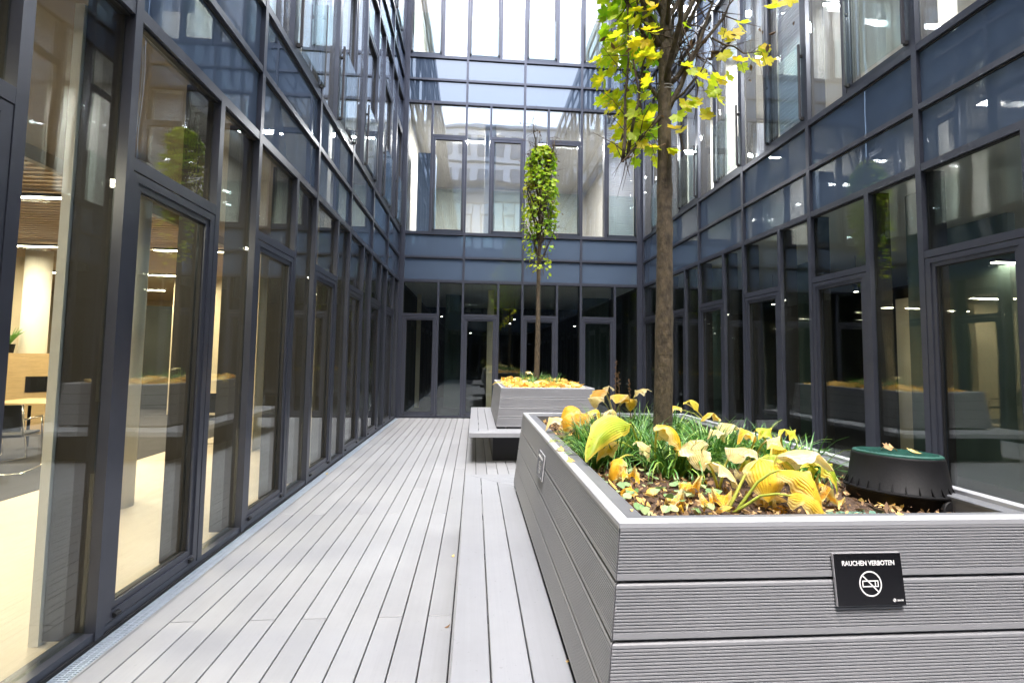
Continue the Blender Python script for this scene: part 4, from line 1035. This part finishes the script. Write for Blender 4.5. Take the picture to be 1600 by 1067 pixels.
b = MB(); b.lathe([(.150, .205), (.157, .212), (.157, .2165), (.152, .2195)], 64)
b.build('lid', M['green_lid'], e, False)
b = MB()
for k in range(17):
    t = (k - 8) * .0165; h = math.sqrt(max(0, .140 ** 2 - t * t)); b.box(-h, h, t - .0022, t + .0022, .2195, .2212)
b.build('lid_ribs', M['green_lid'], e)
b = MB(); b.lathe([(.0, -.02), (.036, -.02), (.036, .034), (.034, .036)], 24)   # pipe notch
mm = b.mesh('pipe_notch', M['gasket']); o = inst('pipe_notch', mm, e); o.location = (.035, -.158, .058); o.rotation_euler = (R(90), 0, R(8))
e = empty('round_cover', (1.27, 1.50, SZ - .012)); tag(e, 'weathered pale green round lid half buried at the front of the soil', 'lid')
b = MB(); b.lathe([(.15, -.03), (.155, -.004), (.153, .004), (.14, .006)], 56); b.build('lid', M['pale_green_lid'], e)
b = MB()
for k in range(9):
    a = k * .7; b.lathe([(.010, .005), (.010, .0072)], 12, (.07 * math.cos(a) + .02, .11 * math.sin(a)))
b.build('lid_holes', M['gasket'], e)
# leaves lying on things
def lying(name, p, size, mk, label, th, pts=MAPLE_PTS, tone=.5, n=1, group='single leaves lying about the deck and planter', spread=.02):
    e = empty(name, p); tag(e, label, 'leaf', group)
    b = MB()
    for k in range(n):
        nrm = (Vector((0, 0, 1)) + rnd_dir() * .35).normalized(); up = Vector((math.cos(th + k), math.sin(th + k), 0)); up = (up - nrm * up.dot(nrm)).normalized()
        add_leaf_poly(b, Vector((random.uniform(-spread, spread) * (n > 1), random.uniform(-spread, spread) * (n > 1), size * .35)), nrm.cross(up), up, size, min(1, tone + .2 * random.random()), random.uniform(-.9, -.3), pts)
    b.build('blade', M[mk], e)
random.seed(3)
lying('fallen_leaf', (1.565, 1.70, SZ + .182), .024, 'litter', 'curled brown leaf on the green valve box lid', .4, tone=.6, n=3, spread=.035)
lying('fallen_leaf', (1.645, 1.65, SZ + .176), .024, 'litter_y', 'narrow yellow leaf on the right of the green valve box lid', 1.2, SIMPLE, n=2)
lying('fallen_leaf', tuple(WZ(1410, 806, 1.043)), .016, 'litter_y', 'small yellow leaf on the front flange before the valve box', 1.5)
lying('fallen_leaf', tuple(WZ(1322, 812, 1.043)), .010, 'litter', 'tiny brown leaf on the front rim above the sign', .5, tone=.7)
lying('fallen_leaf', tuple(WZ(893, 722, 1.054)), .022, 'litter_y', 'yellow curled leaf on the left rim of the near planter', 2.0, tone=.3)
lying('fallen_leaf', tuple(WZ(880, 705, 1.054)), .026, 'litter_y', 'yellow leaf pair on the left rim above the other curled leaf', .9, tone=.5, n=3)
lying('fallen_leaf', tuple(WZ(870, 690, 1.054)), .024, 'cover', 'yellow-green leaf cluster at the back of the left rim', 2.9, tone=.9, n=3)
lying('fallen_leaf', tuple(WZ(986, 797, 1.043)), .007, 'litter_y', 'tiny pale leaf fragment on the left flange', .2)
lying('fallen_leaf', tuple(WZ(707, 869, .003)), .016, 'litter_y', 'small yellow leaf on the deck beside the bench', .7)
lying('fallen_leaf', tuple(WZ(699, 979, .003)), .018, 'litter', 'thin brown leaf on the deck close to the bench foot', .2, SIMPLE, tone=.3)
lying('fallen_leaf', tuple(WZ(706, 778, .003)), .009, 'litter', 'tiny dark speck of leaf on the deck halfway along the bench', .2, SIMPLE, tone=.1)
lying('fallen_leaf', tuple(WZ(510, 740, .003)), .022, 'litter_y', 'pale curled leaf on the drain grating by the third door', .2, tone=.4)
lying('fallen_leaf', tuple(WZ(885, 1033, .45)), .010, 'litter', 'tiny ochre leaf on the bench in the gap beside the planter', .2, tone=.9)
